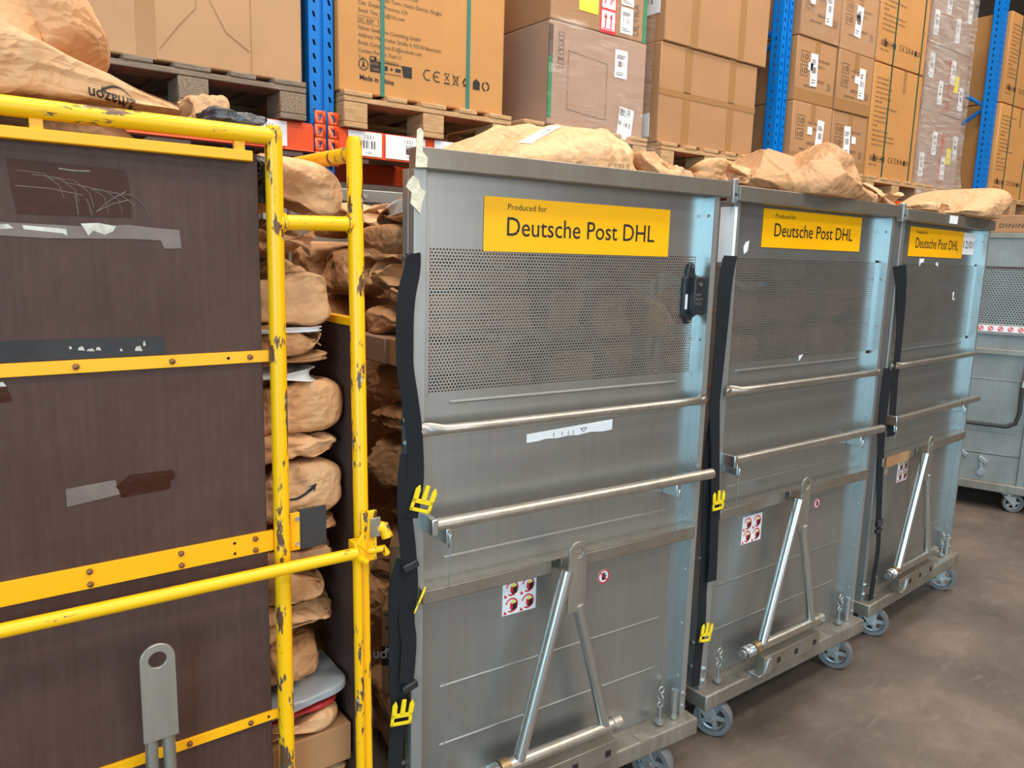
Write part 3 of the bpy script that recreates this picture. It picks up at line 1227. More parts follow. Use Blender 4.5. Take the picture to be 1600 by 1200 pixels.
rl = MB().box(-.005, -.002, .0, .10, 0, .24).build('arrow_label', 'ink_red', w1)
ar = MB()
quad(ar, .004, .015, .092, .10, -.0025)
quad(ar, .004, .112, .092, .225, -.0025)
ar.build('label_field', 'white_paper', rl)
ar = MB()
for xx in (.03, .066):
    line(ar, xx, .025, xx, .075, .008, -.003)
    ar.add([(xx - .012, -.003, .068), (xx + .012, -.003, .068), (xx, -.003, .092)], [(0, 1, 2)])
    line(ar, xx - .01, .13, xx + .012, .18, .007, -.003)
    line(ar, xx - .01, .2, xx + .012, .15, .007, -.003)
line(ar, .012, .02, .084, .02, .005, -.003)
ar.build('arrow_print', 'ink_red', rl)
paper_label(w1, 0.13, 0.02, 0.085, 0.12, 13)
paper_label(w1, 0.13, 0.15, 0.085, 0.10, 14)
text(w1, 'ULTRA', 0.255, 0.02, 0.05, 'ink_soft', -0.0015, rot=pi / 2)
MB().box(0.285, -0.0015, 0.0, 0.3115, 0.004, 0.3).build('green_stripe', 'ink_green', w1)


def film_shell(name, x0, x1, y0, y1, z0, z1, mat, label, n=26, amp=0.012, flare=0.03, seed=3, tension=0.0):
    """clear wrap drawn round a stack: four sides, gathered and flared over the pallet at the foot"""
    mb = MB()
    per = []
    cs = [(x0, y1), (x0, y0), (x1, y0), (x1, y1)]
    seg = []
    for a, b in ((0, 1), (1, 2), (2, 3)):
        for k in range(n):
            t = k / n
            seg.append((cs[a][0] + (cs[b][0] - cs[a][0]) * t, cs[a][1] + (cs[b][1] - cs[a][1]) * t))
    seg.append(cs[3])
    cx, cy = (x0 + x1) / 2, (y0 + y1) / 2
    rows = 30
    for j in range(rows + 1):
        tz = j / rows
        z = z0 + (z1 - z0) * tz
        for (x, y) in seg:
            d = Vector((x - cx, y - cy))
            d = Vector((d.x / (x1 - x0), d.y / (y1 - y0))).normalized()
            r = noise.noise(Vector((x * 6, y * 6 + seed, z * 14))) * amp + amp * 0.9
            if tz < 0.18:
                r += flare * ((0.18 - tz) / 0.18) ** 1.5 * (1 + .6 * noise.noise(Vector((x * 12, y * 12, seed))))
            mb.v.append((x + d.x * r, y + d.y * r, z))
    m = len(seg)
    for j in range(rows):
        for k in range(m - 1):
            mb.f.append((j * m + k, j * m + k + 1, (j + 1) * m + k + 1, (j + 1) * m + k))
    o = mb.build(name, mat, angle=50)
    return tag(o, label, 'stretch film')


film_shell('stretch_film', 2.335, 3.0, 2.855, 3.92, 2.03, 2.97, 'stretch_film', 'clear stretch film around the cartons right of the green strapped carton', flare=0.05)

# plain taped cartons
b2 = carton('lower plain carton with two vertical tapes on the light pallet', 3.095, 3.905, 2.875, 3.95, PT + .001, 2.612, 'carton',
            tape=[(0.185, 0.0, 0.245, 0.50), (0.56, 0.0, 0.615, 0.50), (0, 0.268, 0.81, 0.272)])
MB().box(-.405, -.0018, 0.24, .405, 0.001, 0.268).build('packing_tape', 'packing_tape', b2)
text(b2, 'ITEM NO. YTH-RUG7-G', 0, 0, 0.028, 'ink', M=Matrix.Translation((-0.4065, 0.13, 0.38)) @ Matrix.Rotation(-pi / 2, 4, 'Z') @ Matrix.Rotation(pi / 2, 4, 'Y'))
MB().box(-0.408, 0.06, 0.03, -0.405, 0.16, 0.15).build('shipping_label', 'white_paper', b2)
b3 = carton('upper plain carton with brown tape, on top of the taped carton', 3.10, 3.965, 2.865, 3.95, 2.614, 3.0, 'carton',
            tape=[(0.20, 0.0, 0.26, 0.39), (0.60, 0.0, 0.655, 0.39)])
lb3 = MB().box(-0.4355, 0.04, 0.14, -0.4325, 0.28, 0.32).build('shipping_label', 'white_paper', b3)
bb = MB()
barcode(bb, 0, 0, 0.13, 0.04, 0, 20, 5)
for v in range(len(bb.v)):
    x, y, z = bb.v[v]
    bb.v[v] = (-0.437, 0.22 - x, 0.19 + z)
bb.build('barcode', 'ink_soft', lb3)
carton('third plain carton at the top edge above the two taped cartons', 3.13, 3.97, 2.90, 3.95, 3.002, 3.3, 'carton_pale', tape=[(0.3, 0, 0.36, 0.29)])
carton('dark carton in shadow behind the second blue upright', 4.0, 4.14, 3.25, 3.9, BZ1 + .002, 3.2, 'carton_grey')

# six (and upper) small cartons, two columns
GX = [(4.285, 4.715), (4.735, 5.16)]
GZ = [(PT + .001, 2.487), (2.489, 2.862), (2.864, 3.24), (3.242, 3.6)]
rown = ['bottom', 'second', 'third', 'top']
coln = ['left', 'right']
for ci, (xa, xb) in enumerate(GX):
    for ri, (za, zb) in enumerate(GZ):
        t = carton('small printed carton, %s column, %s row, beside the second blue upright' % (coln[ci], rown[ri]), xa, xb, 2.875 + .006 * ((ci + ri) % 2), 3.4, za, zb - .001, 'carton',
                   group=None)
        w = xb - xa
        h = zb - za
        MB().box(-.025, -.0012, h - .10, .025, .002, h - .002).build('packing_tape', 'packing_tape', t)
        if ri < 2:
            MB().box(-w / 2 + .003, -.001, 0.004, w / 2 - .003, .001, 0.075).build('packing_tape', 'packing_tape', t)
        m = MB()
        for px, pz in ((-.17, h - .14), (-.17, h - .22)):
            for a, b, c, d in ((0, 0, .08, 0), (.08, 0, .08, .06), (.08, .06, 0, .06), (0, .06, 0, 0)):
                line(m, px + a, pz + b, px + c, pz + d, .003)
            line(m, px + .02, pz + .012, px + .02, pz + .045, .006)
            ring(m, px + .055, pz + .03, .016, .010, seg=12)
        m.build('printed_symbols', 'ink_soft', t)
        text(t, 'MODEL: M3(CONV) SERIES', -.05, h - .12, .020, 'ink_soft', sx=.8)
        text(t, 'GROSS WEIGHT: 31', -.05, h - .155, .020, 'ink_soft', sx=.8)
        text(t, 'GROSS WEIGHT', -.05, .13, .024, 'ink_soft', sx=.85)
        text(t, 'MADE IN CHINA', -.12, .09, .020, 'ink_soft', sx=.85)
        text(t, '31', .13, .10, .06, 'ink_soft', sx=.8)
        paper_label(t, 0.04 - .10 * ((ri + ci) % 2), 0.10, 0.075, 0.19, ri * 3 + ci, (-.08, .05, 0)[(ri + ci) % 3])
        paper_label(t, -0.05 - .04 * ri + .08 * ci, 0.19, 0.05, 0.045, ri * 5 + ci, lines=False, name='small_label')

film_shell('stretch_film', 4.28, 5.163, 2.868, 3.42, 2.866, 3.55, 'stretch_film', 'clear film round the upper small cartons right of the second upright', flare=0.0, amp=.004, seed=8)


def tall_carton(label, xa, xb, za, zb, y0=2.875, strapx=(0.22, 0.60)):
    t = carton(label, xa, xb, y0, y0 + 1.0, za, zb, 'carton_orange')
    w, h = xb - xa, zb - za
    for s in strapx:
        MB().box(-w / 2 + s * w / .67 - .007, -.003, 0, -w / 2 + s * w / .67 + .007, .99, h).build('strap', 'green_strap_dark', t)
    m = MB()
    rnd = random.Random(int(xa * 100 + za * 10))
    k = 0
    for q in range(15):
        z = h - .10 - q * .031
        if z < .18:
            break
        if q in (5, 10):
            text(None, 'EC REP' if q == 10 else 'IMPORTER', -w / 2 + .04, z, .020, mb=m)
            continue
        s = ['Name: Sea&Time Consulting', 'Address: Hope Furniture Technology Co', 'Email: Compliance.EU', 'Contact Person: Yuan', 'City, Zhejiang Province'][rnd.randrange(5)]
        text(None, s, -w / 2 + .04, z, .020, mb=m, sx=.9)
    m.build('printed_text', 'ink_soft', t)
    triman(t, -w / 2 + .04, .105, .036)
    text(t, 'Made in China', -w / 2 + .04, .075, .018, 'ink_soft')
    ce_marks(t, -w / 2 + .29, .11, .038)
    MB().box(.06, -.0012, h - .15, .10, .001, h - .002).build('packing_tape', 'packing_tape', t)
    return t


tall_carton('lower tall orange-brown carton with two dark straps, right of the small cartons', 5.175, 5.84, PT + .001, 2.855)
tall_carton('upper tall orange-brown carton with dark straps, above its twin near the top edge', 5.175, 5.84, 2.862, 3.60)
tall_carton('lower tall carton with dark straps at the far right beyond the last upright', 7.20, 7.87, PT + .001, 2.865)
tall_carton('upper tall carton with dark straps at the far right beyond the last upright', 7.20, 7.87, 2.872, 3.58)
carton('plain tall carton at the right edge beyond the strapped cartons', 7.90, 8.6, 2.9, 3.9, PT + .001, 3.4, 'carton_orange')
# shiny wrapped stack
zz = [PT + .001, 2.645, 3.11, 3.6]
for k in range(3):
    t = carton(['bottom', 'middle', 'top'][k] + ' carton inside the shiny film wrapped stack left of the last upright', 5.875, 6.55, 2.885, 3.9, zz[k], zz[k + 1] - .002, 'carton_grey')
    for q in range(4):
        paper_label(t, -.28 + .17 * q, .06 + .17 * ((q + k) % 2), .07, .17, k * 7 + q)
    if k < 2:
        text(t, 'DO NOT CRUSH', .08, .03, .07, 'ink_red', rot=pi / 2, bold=.001, sx=.7)
        MB().box(.14, -.0015, .18, .21, 0, .30).build('warning_label', 'label_yellow', t)
film_shell('stretch_film', 5.86, 6.565, 2.87, 3.92, 2.03, 3.58, 'stretch_film_dense', 'shiny dense stretch film around the stack left of the last blue upright', amp=0.008, flare=0.04, seed=5)
for k, (za, zb) in enumerate(((BZ1 + .003, 2.87), (2.872, 3.55))):
    t = carton(['lower', 'upper'][k] + ' plain brown carton between the wrapped stack and the last upright', 6.60, 7.04, 3.12, 4.0, za, zb, 'carton')
    m = MB()
    for xx in (-.1, .05):
        line(m, xx, .09, xx + .05, .09, .02)
    m.build('printed_symbols', 'ink', t)
#SECTION_CARTS
# ------------------------------------------------------------------ silver roll containers
CARTS = [(1.2473, 1.3597, -0.0694), (2.2738, 1.3809, -0.0034), (3.3211, 1.4549, 0.0604)]
HW = 0.432
ZT = 1.712
DEPTH = 1.14


def hole_field(x0, x1, z0, z1, p, r, th, m):
    """staggered round holes in sheet of real thickness"""
    a = p / sqrt(3)
    ry = p * sqrt(3) / 2
    rows = int((z1 - z0) / ry)
    for j in range(rows):
        for i in range(int((x1 - x0) / p) - (j % 2)):
            cx = x0 + p * (i + .5 + .5 * (j % 2))
            cz = z0 + ry * (j + .6)
            o = len(m.v)
            for (rad, y) in ((a, 0), (r, 0), (r, th)):
                for k in range(6):
                    an = pi / 6 + k * pi / 3
                    m.v.append((cx + rad * cos(an), y, cz + rad * sin(an)))
            for k in range(6):
                k2 = (k + 1) % 6
                m.f.append((o + k, o + 6 + k, o + 6 + k2, o + k2))
                m.f.append((o + 6 + k, o + 12 + k, o + 12 + k2, o + 6 + k2))
    return z0 + ry * (rows - .4) + a * .4


def perforated_mesh():
    x0, x1, z0, z1 = -0.400, 0.408, 1.198, 1.516
    m = MB()
    top = hole_field(x0, x1, z0, z1, 0.0081, 0.0027, 0.0013, m)
    e = 0.0002
    for (a, b, c, d) in ((-.43, 1.10, .421, z0 + .003), (-.43, top, .421, 1.698), (-.43, 1.19, x0 + .003, 1.52), (x1 - .008, 1.19, .421, 1.52)):
        m.add([(a, e, b), (c, e, b), (c, e, d), (a, e, d)], [(0, 1, 2, 3)])
    return m.mesh('perforated_panel', 'galvanised')


PERF = perforated_mesh()


def arc(cx, cz, r, a0, a1, n=12):
    return [(cx + r * cos(a0 + (a1 - a0) * k / n), cz + r * sin(a0 + (a1 - a0) * k / n)) for k in range(n + 1)]


def eye_plate(t, x, zbot, ztop, w, y, th, hole, mat='plate_steel', name='drawbar_plate', tilt=0.0):
    """flat bar with rounded top and an eye"""
    cz = ztop - w / 2
    n = 48
    outer = []
    inner = []
    for k in range(n):
        a = 2 * pi * k / n
        c, s = cos(a), sin(a)
        if s >= 0:
            outer.append((w / 2 * c, w / 2 * s))
        else:
            tt = 1e9
            if abs(c) > 1e-6:
                tt = min(tt, (w / 2) / abs(c))
            tt = min(tt, (cz - zbot) / -s)
            outer.append((c * tt, s * tt))
        inner.append((hole * c, hole * s))
    # exact corners
    for cxn in (-1, 1):
        a = math.atan2(-(cz - zbot), cxn * w / 2) % (2 * pi)
        k = int(round(a / (2 * pi / n))) % n
        outer[k] = (cxn * w / 2, -(cz - zbot))
    vs = []
    for yy in (0, th):
        vs += [(p, yy, q) for p, q in outer] + [(p, yy, q) for p, q in inner]
    fs = []
    for k in range(n):
        k2 = (k + 1) % n
        fs.append((k, k2, n + k2, n + k))
        fs.append((2 * n + k2, 2 * n + k, 3 * n + k, 3 * n + k2))
        fs.append((k2, k, 2 * n + k, 2 * n + k2))
        fs.append((n + k, n + k2, 3 * n + k2, 3 * n + k))
    m = MB()
    m.add(vs, fs, Matrix.Translation((x, y, cz)) @ Matrix.Rotation(tilt, 4, 'X'))
    return m.build(name, mat, t, bevel=0.001)


def caster(t, x, y, zdeck, yaw, r=0.060):
    M = Matrix.Translation((x, y, 0)) @ Matrix.Rotation(yaw, 4, 'Z')
    f = MB()
    f.box(-.045, -.045, zdeck - .006, .045, .045, zdeck, M)
    f.disc((0, 0, zdeck - .022), (0, 0, 1), .028, .016, 18, M)
    for s in (-1, 1):
        f.prism([(-.035, zdeck - .022), (.03, zdeck - .022), (.045, r + .012), (.042, r - .012), (.018, r - .014), (-.02, r + .03)], s * .024 - .0015, s * .024 + .0015, M)
    fk = f.build('caster_fork', 'galvanised_frame', t, bevel=.001)
    w = MB()
    c = (.028, 0, r)
    # tyre ring as a lathe
    prof = [(r * .72, -.019), (r * .96, -.019), (r, -.013), (r, .013), (r * .96, .019), (r * .72, .019)]
    n = 32
    vs = []
    for k in range(n):
        a = 2 * pi * k / n
        for (rr, yy) in prof:
            vs.append((c[0] + rr * cos(a), yy, c[2] + rr * sin(a)))
    q = len(prof)
    fs = [(k * q + i, k * q + (i + 1) % q, ((k + 1) % n) * q + (i + 1) % q, ((k + 1) % n) * q + i) for k in range(n) for i in range(q)]
    w.add(vs, fs, M)
    wh = w.build('wheel', 'rubber_grey', t)
    h = MB()
    h.disc((c[0], -.02, c[2]), (0, 1, 0), .016, .040, 16, M)
    for k in range(5):
        a = 2 * pi * k / 5
        p = (c[0] + r * .74 * cos(a), 0, c[2] + r * .74 * sin(a))
        h.ribbon([(c[0] + .01 * cos(a), 0, c[2] + .01 * sin(a)), p], .016, .018, (-sin(a), 0, cos(a)), M)
    h.torus(c, (0, 1, 0), r * .71, .006, 28, 8, M)
    h.build('wheel_hub', 'hub_grey', wh)
    MB().disc((c[0], -.028, c[2]), (0, 1, 0), .008, .056, 10, M).build('axle_bolt', 'zinc_bright', fk)


def webbing(t, pts, width=0.044, tw=None):
    P = []
    ws = []
    T = []
    n = len(pts)
    # catmull-rom refine
    for i in range(n - 1):
        p0, p1, p2, p3 = [Vector(pts[max(0, min(n - 1, i + k))]) for k in (-1, 0, 1, 2)]
        for q in range(5):
            u = q / 5
            P.append(0.5 * ((2 * p1) + (-p0 + p2) * u + (2 * p0 - 5 * p1 + 4 * p2 - p3) * u * u + (-p0 + 3 * p1 - 3 * p2 + p3) * u ** 3))
            T.append((tw[i] * (1 - u) + tw[i + 1] * u) if tw else 0)
    P.append(Vector(pts[-1]))
    T.append(tw[-1] if tw else 0)
    return MB().ribbon(P, width, .0022, (1, 0, 0), twist=T).build('strap', 'webbing', t)


def buckle(t, x, y, z, rz, s=1.0, mat='yellow_plastic', ry=0.0):
    """side release buckle, male half: a slotted body with three prongs"""
    M = Matrix.Translation((x, y, z)) @ Matrix.Rotation(rz, 4, 'Y') @ Matrix.Rotation(ry, 4, 'Z') @ Matrix.Scale(s, 4)
    m = MB()
    m.box(-.026, -.005, -.012, .026, -.001, -.004, M).box(-.026, -.005, .006, .026, -.001, .016, M)
    m.box(-.026, -.005, -.012, -.018, -.001, .016, M).box(.018, -.005, -.012, .026, -.001, .016, M)
    m.prism([(-.026, .014), (-.014, .014), (-.015, .036), (-.02, .046), (-.027, .036)], -.006, -.001, M)
    m.prism([(.014, .014), (.026, .014), (.027, .036), (.02, .046), (.015, .036)], -.006, -.001, M)
    m.prism([(-.006, .014), (.006, .014), (.005, .048), (-.005, .048)], -.006, -.001, M)
    return m.build('buckle', mat, t, bevel=.0012)


def picto_sticker(t, x, z, w, h, y):
    s = MB().box(x, y - .0006, z, x + w, y, z + h).build('safety_sticker', 'white_paper', t)
    r = MB()
    k = MB()
    o = MB()
    for i in (0, 1):
        for j in (0, 1):
            cx = x + w * (.27 + .48 * i)
            cz = z + h * (.26 + .47 * j)
            R = w * .19
            ring(r, cx, cz, R, R * .8, y - .0012, 20, -2.2, 2.9)
            k = MB()
            k.add([(cx - R * .1, y - .0014, cz - R * .8), (cx + R * .8, y - .0014, cz - R * .6), (cx + R * .75, y - .0014, cz + R * .3), (cx + R * .1, y - .0014, cz + R * .1)], [(0, 1, 2, 3)])
            k.build('black_pictogram', 'ink', s)
            quad(r, cx - R * .25, cz - R * .5, cx + R * .15, cz + R * .35, y - .0016)
            o.add([(cx - R * .2, y - .0018, cz + R * .25), (cx + R * .5, y - .0018, cz + R * .25), (cx + R * .15, y - .0018, cz + R * .8)], [(0, 1, 2)])
            r.add([(cx - R * 1.1, y - .0014, cz - R * .6), (cx - R * .7, y - .0014, cz - R * 1.1), (cx - R * 1.25, y - .0014, cz - R * 1.15)], [(0, 1, 2)])
    r.build('red_pictogram', 'ink_red', s)
    o.build('yellow_pictogram', 'label_yellow', s)


def no_touch(t, x, z, R, y):
    m = MB()
    m.disc((x, y, z), (0, -1, 0), R, .0006, 28)
    s = m.build('no_touch_sticker', 'white_paper', t)
    k = MB()
    k.prism([(x - R * .25, z - R * .5), (x + R * .25, z - R * .5), (x + R * .38, z + R * .05), (x - R * .3, z + R * .05)], y - .0013, y - .0010)
    for q, (dx, hh) in enumerate(((-.24, .42), (-.08, .58), (.08, .55), (.24, .4))):
        k.prism([(x + R * (dx - .06), z), (x + R * (dx + .06), z), (x + R * (dx + .06), z + R * hh), (x + R * (dx - .06), z + R * hh)], y - .0013, y - .0010)
    k.prism([(x + R * .25, z - R * .3), (x + R * .55, z + R * .05), (x + R * .45, z + R * .12), (x + R * .2, z - R * .05)], y - .0013, y - .0010)
    k.build('hand_pictogram', 'ink', s)
    r = MB()
    ring(r, x, z, R * .98, R * .80, y - .0016, 28)
    line(r, x - R * .58, z + R * .58, x + R * .58, z - R * .58, R * .15, y - .0018)
    r.build('prohibition_ring', 'ink_red', s)


def brand_sign(t, x0, z0, w, h, y):
    s = MB().box(x0, y - .001, z0, x0 + w, y, z0 + h).build('brand_sign', 'sign_yellow', t)
    text(s, 'Produced for', x0 + w * .11, z0 + h * .78, h * .16, 'ink', y - .0016, width=w * .19)
    text(s, 'Deutsche Post DHL', x0 + w * .108, z0 + h * .30, h * .50, 'ink', y - .0016, width=w * .80, bold=0.0002)


def roll_container(i, label):
    cx, cy, th = CARTS[i]
    t = empty('roll_container', (cx, cy, 0), th, label, 'roll container')
    REC = 0.034       # panel set back behind the frame
    # posts
    MB().box(-.449, .004, .178, -.420, .032, ZT - .04).box(-.449, .0325, .178, -.445, .06, ZT - .04).build('left_post', 'galvanised_frame', t, bevel=.0015)
    MB().box(.4215, .0, .178, .441, .040, ZT - .04).build('right_post', 'galvanised_frame', t, bevel=.0015)
    flo = MB().box(.4185, -.002, .19, .4212, REC + .004, ZT - .045).build('inner_flange', 'flange', t)
    for k in range(9):
        z = .30 + .165 * k
        MB().tube([(.4185, .016, z), (.4165, .016, z), (.4155, .016, z)], [.004, .0038, .002], 8).build('rivet', 'zinc_bar', flo)
    # top rail with the two lips
    tr = MB().box(-.449, -.012, ZT - .042, .468 if i == 0 else .46, .030, ZT)
    tr.box(-.449, .030, ZT - .012, .455, .045, ZT)
    tr.build('top_rail', 'galvanised_dirty', t, bevel=.002)
    if i > 0:
        MB().box(-.468, -.004, ZT - .05, -.446, .02, ZT + .018).build('top_bracket', 'galvanised_frame', t, bevel=.003)
        b = MB().disc((-.457, -.0045, ZT - .025), (0, -1, 0), .004, .001, 10)
        b.build('bolt_hole', 'dark_hole', t)
    # panels
    link('perforated_panel', PERF, t, loc=(0, REC, 0))
    # corner gaps of the perforated part are backed by the frame
    lp = MB()
    lp.box(-.43, REC, .765, .42, REC + .002, 1.102)
    lp.box(-.43, REC - .003, 1.100, .42, REC + .002, 1.106)
    lp.build('middle_panel', 'galvanised', t)
    dp = MB().box(-.43, REC, .179, .42, REC + .002, .766)
    dp.build('lower_panel', 'galvanised', t)
    rd = MB()
    for (xa, xb, z) in ((-.345, .350, 1.176),):
        rd.tube([(xa, REC, z), (xb, REC, z)], .004, 8)
    rd.build('embossed_line', 'galvanised', t)
    for (xa, xb, z) in ((-.355, .347, .814), (-.360, .345, .492), (-.360, .343, .340)):
        MB().tube([(xa, REC, z), (xb, REC, z)], .0028, 8).build('embossed_line', 'galvanised', t)
    # upper bar, flattened at the ends
    M = None
    ub = MB()
    pts = [(-.44, -.006, 1.128), (-.415, -.006, 1.128), (-.385, -.020, 1.129), (-.3, -.022, 1.129), (.3, -.022, 1.129), (.385, -.020, 1.129), (.41, -.008, 1.129), (.432, -.006, 1.129)]
    vs = []
    fs = []
    sg = 14
    for q, p in enumerate(pts):
        fl_ = q in (0, 1, 6, 7)
        ry, rz_ = (.003, .016) if fl_ else (.011, .011)
        for k in range(sg):
            a = 2 * pi * k / sg
            vs.append((p[0], p[1] + ry * cos(a), p[2] + rz_ * sin(a)))
    for q in range(len(pts) - 1):
        for k in range(sg):
            fs.append((q * sg + k, q * sg + (k + 1) % sg, (q + 1) * sg + (k + 1) % sg, (q + 1) * sg + k))
    fs.append(tuple(range(sg))[::-1])
    fs.append(tuple((len(pts) - 1) * sg + k for k in range(sg)))
    ub.add(vs, fs)
    u = ub.build('upper_bar', 'zinc_bar', t)
    for xx in (-.430, .424):
        MB().disc((xx, -.009, 1.1285), (0, -1, 0), .007, .005, 12).build('bolt', 'zinc_bright', u)
    # lower bar
    lb = MB().tube([(-.412, -.028, .920), (.452, -.028, .920)], .0145, 18)
    l = lb.build('lower_bar', 'zinc_bar', t)
    MB().box(-.425, -.045, .902, -.410, .01, .938).build('bar_bracket', 'zinc_bright', l, bevel=.002)
    MB().disc((.452, -.028, .920), (1, 0, 0), .0115, .004, 16).build('end_cap', 'plate_steel', l)
    # cables and their fittings
    for xx in (-.368, .337):
        c = MB()
        c.box(xx - .009, -.020, .866, xx + .009, REC, .902).box(xx - .004, -.026, .858, xx + .004, -.018, .890)
        hk = c.build('cable_hook', 'zinc_bright', t, bevel=.002)
        MB().tube([(xx, -.020, .862), (xx, -.022, .80), (xx + .001, -.016, .77), (xx, -.005, .70), (xx + .004, .0, .30)], .0012, 6).build('cable', 'cable', hk)
        e = MB()
        e.torus((xx + .004, 0, .285), (0, 1, 0), .010, .0022, 16, 6)
        e.torus((xx + .002, 0, .262), (1, 0, 0), .010, .0022, 16, 6)
        e.torus((xx + .002, 0, .240), (0, 1, 0), .010, .0022, 16, 6)
        e.disc((xx + .002, 0, .182), (0, 0, 1), .013, .008, 14)
        e.tube([(xx + .002, 0, .19), (xx + .002, 0, .235)], .004, 8)
        e.build('shackle', 'cable', hk)
    # cross brace, split under the eye plate
    dx = (0.0, -.022, -.066)[i]
    MB().box(-.430, -.014, .732, -.078 + dx, REC, .766).box(-.050 + dx, -.014, .732, .418, REC, .766).box(-.079 + dx, .004, .736, -.049 + dx, REC, .762).build('cross_brace', 'galvanised_dirty', t, bevel=.003)
    MB().box(-.430, -.0142, .7664, .418, REC, .7674).build('brace_lip', 'zinc_bar', t)
    # drawbar
    d = bpy.data.objects.new('drawbar', None)
    COL.objects.link(d)
    d.parent = t
    dx = (0.0, -.022, -.066)[i]
    eye_plate(d, -.034 + dx, .640, .822, .053, -.060, .006, .0145)
    MB().tube([(-.060 + dx, -.052, .752), (-.184 + dx * 1.4, -.050, .290)], .0165, 18).build('drawbar_tube', 'zinc_bright', d)
    MB().tube([(-.022 + dx, -.050, .655), (.086 + dx, -.050, .290)], .0145, 18).build('drawbar_tube', 'zinc_bright', d)
    ax_, bx_ = -.215 + dx, .112 + dx * .5
    AZ = .283
    MB().tube([(ax_, -.050, AZ), (bx_, -.050, AZ)], .0165, 18).build('axle_tube', 'zinc_bar', d)
    MB().tube([(bx_, -.050, AZ), (bx_ + .026, -.050, AZ)], .019, 16).disc((bx_ + .013, -.068, AZ), (0, -1, 0), .006, .005, 10).build('collar', 'plate_steel', d)
    MB().tube([(ax_ - .026, -.050, AZ), (ax_, -.050, AZ)], .0215, 16).disc((ax_ - .013, -.070, AZ), (0, -1, 0), .006, .005, 10).build('collar', 'brass_worn', d)
    sp = MB()
    pts = []
    for k in range(6 * 14 + 1):
        a = 2 * pi * k / 14
        pts.append((ax_ - .070 + .044 * k / 84, -.050 + .0165 * cos(a), AZ + .0165 * sin(a)))
    sp.tube(pts, .0032, 6)
    sp.build('spring', 'zinc_bright', d)
    MB().tube([(ax_ - .085, -.050, AZ), (ax_ - .02, -.050, AZ)], [.0135, .009], 14).build('axle_stub', 'galvanised_frame', d)
    rl = MB().box(-.18 + dx, -.056, .180, .13 + dx * .5, -.020, .236)
    rl.build('drawbar_mount', 'galvanised_dirty', t, bevel=.002)
    mh = MB()
    for xx in (-.12, -.02, .09):
        MB().box(xx + dx * .5, -.0575, .197, xx + dx * .5 + .018, -.0555, .215).build('mount_slot', 'dark_hole', t)
    hkp = MB().prism([(-.20, .178), (-.165, .178), (-.165, .228), (-.185, .225)], -.060, -.050).box(-.235, -.062, .178, -.2, -.02, .184)
    hkp.build('mount_foot', 'zinc_bright', t, bevel=.001)
    # deck
    dk = MB().box(-.462, -.036, .126, .462, DEPTH + .03, .178)
    dk.build('deck', 'deck_steel', t, bevel=.005)
    js = MB()
    for xx in (-.24, .27):
        js.box(xx, -.0375, .126, xx + .003, -.0355, .1785).box(xx - .03, -.0355, .1778, xx + .003, .0, .1786)
    js.build('deck_joint', 'zinc_bar', t)
    # foot sleeves with bolts at the post feet
    MB().tube([(.395, .0, .180), (.395, .0, .27)], .010, 12).build('foot_sleeve', 'zinc_bright', t)
    for xx in (-.432, .431):
        for z in (.205, .245):
            MB().disc((xx, .004, z), (0, -1, 0), .007, .008, 10).build('bolt', 'zinc_bright', t)
    for z in (1.49, 1.36, 1.14, 1.09, .6, .32, .24):
        MB().disc((-.449, .045, z), (-1, 0, 0), .007, .006, 10).build('bolt', 'zinc_bright', t)
    # back frame
    MB().box(-.449, DEPTH - .03, .178, -.412, DEPTH, ZT - .04).build('rear_post', 'galvanised_frame', t, bevel=.0015)
    MB().box(.411, DEPTH - .03, .178, .448, DEPTH, ZT - .04).build('rear_post', 'galvanised_frame', t, bevel=.0015)
    MB().box(-.449, DEPTH - .03, ZT - .042, .449, DEPTH + .012, ZT).build('rear_rail', 'galvanised', t, bevel=.002)
    MB().box(-.42, DEPTH - .012, .179, .42, DEPTH - .010, ZT - .04).build('rear_panel', 'galvanised', t)
    for k in range(6):
        MB().disc((-.40 + .15 * k, DEPTH - .031, ZT - .022), (0, -1, 0), .008, .006, 10).build('bolt', 'zinc_bright', t)
    fr = [(-.372, .318), (-.381, .341), (-.335, .385)][i]
    for k, (px, py) in enumerate(((fr[0], .030), (fr[1], .034), (-.365, DEPTH - .06), (.365, DEPTH - .06))):
        caster(t, px, py, .126, (-1.1, -1.15, 1.2, 2.0)[k], .061)
    return t


lab = ['nearest silver roll container with black tracker box on its perforated panel', 'middle silver roll container with perforated panel, between its two twins', 'third silver roll container, the one with the handwritten 12/01 note']
RC = [roll_container(k, lab[k]) for k in range(3)]
FR = []
for (cx, cy, th) in CARTS:
    FR.append(Matrix.Translation((cx, cy, 0)) @ Matrix.Rotation(th, 4, 'Z'))
PY = 0.034
# cart 1 fittings
t = RC[0]
brand_sign(t, -.266, 1.510, .560, .119, PY - .001)
picto_sticker(t, -.190, .627, .100, .092, PY)
no_touch(t, .130, .663, .020, PY)
TG = empty('tracker', (.024, 0, -.002))
TG.parent = t
tk = MB().prism(arc(.352, 1.486, .012, 0, pi) + [(.336, 1.46), (.328, 1.46), (.328, 1.355), (.338, 1.352)] + arc(.352, 1.345, .010, pi, 2 * pi) + [(.368, 1.352), (.385, 1.36), (.385, 1.462), (.368, 1.466)], PY - .012, PY)
tk.box(.345, PY - .034, 1.362, .383, PY - .010, 1.462)
tko = tk.build('tracker_case', 'black_plastic', TG, bevel=.003)
MB().box(.333, PY - .0135, 1.375, .341, PY - .012, 1.415).build('tracker_label', 'white_paper', tko)
MB().disc((.364, PY - .035, 1.442), (0, -1, 0), .0055, .002, 14).build('tracker_button', 'zinc_bright', tko)
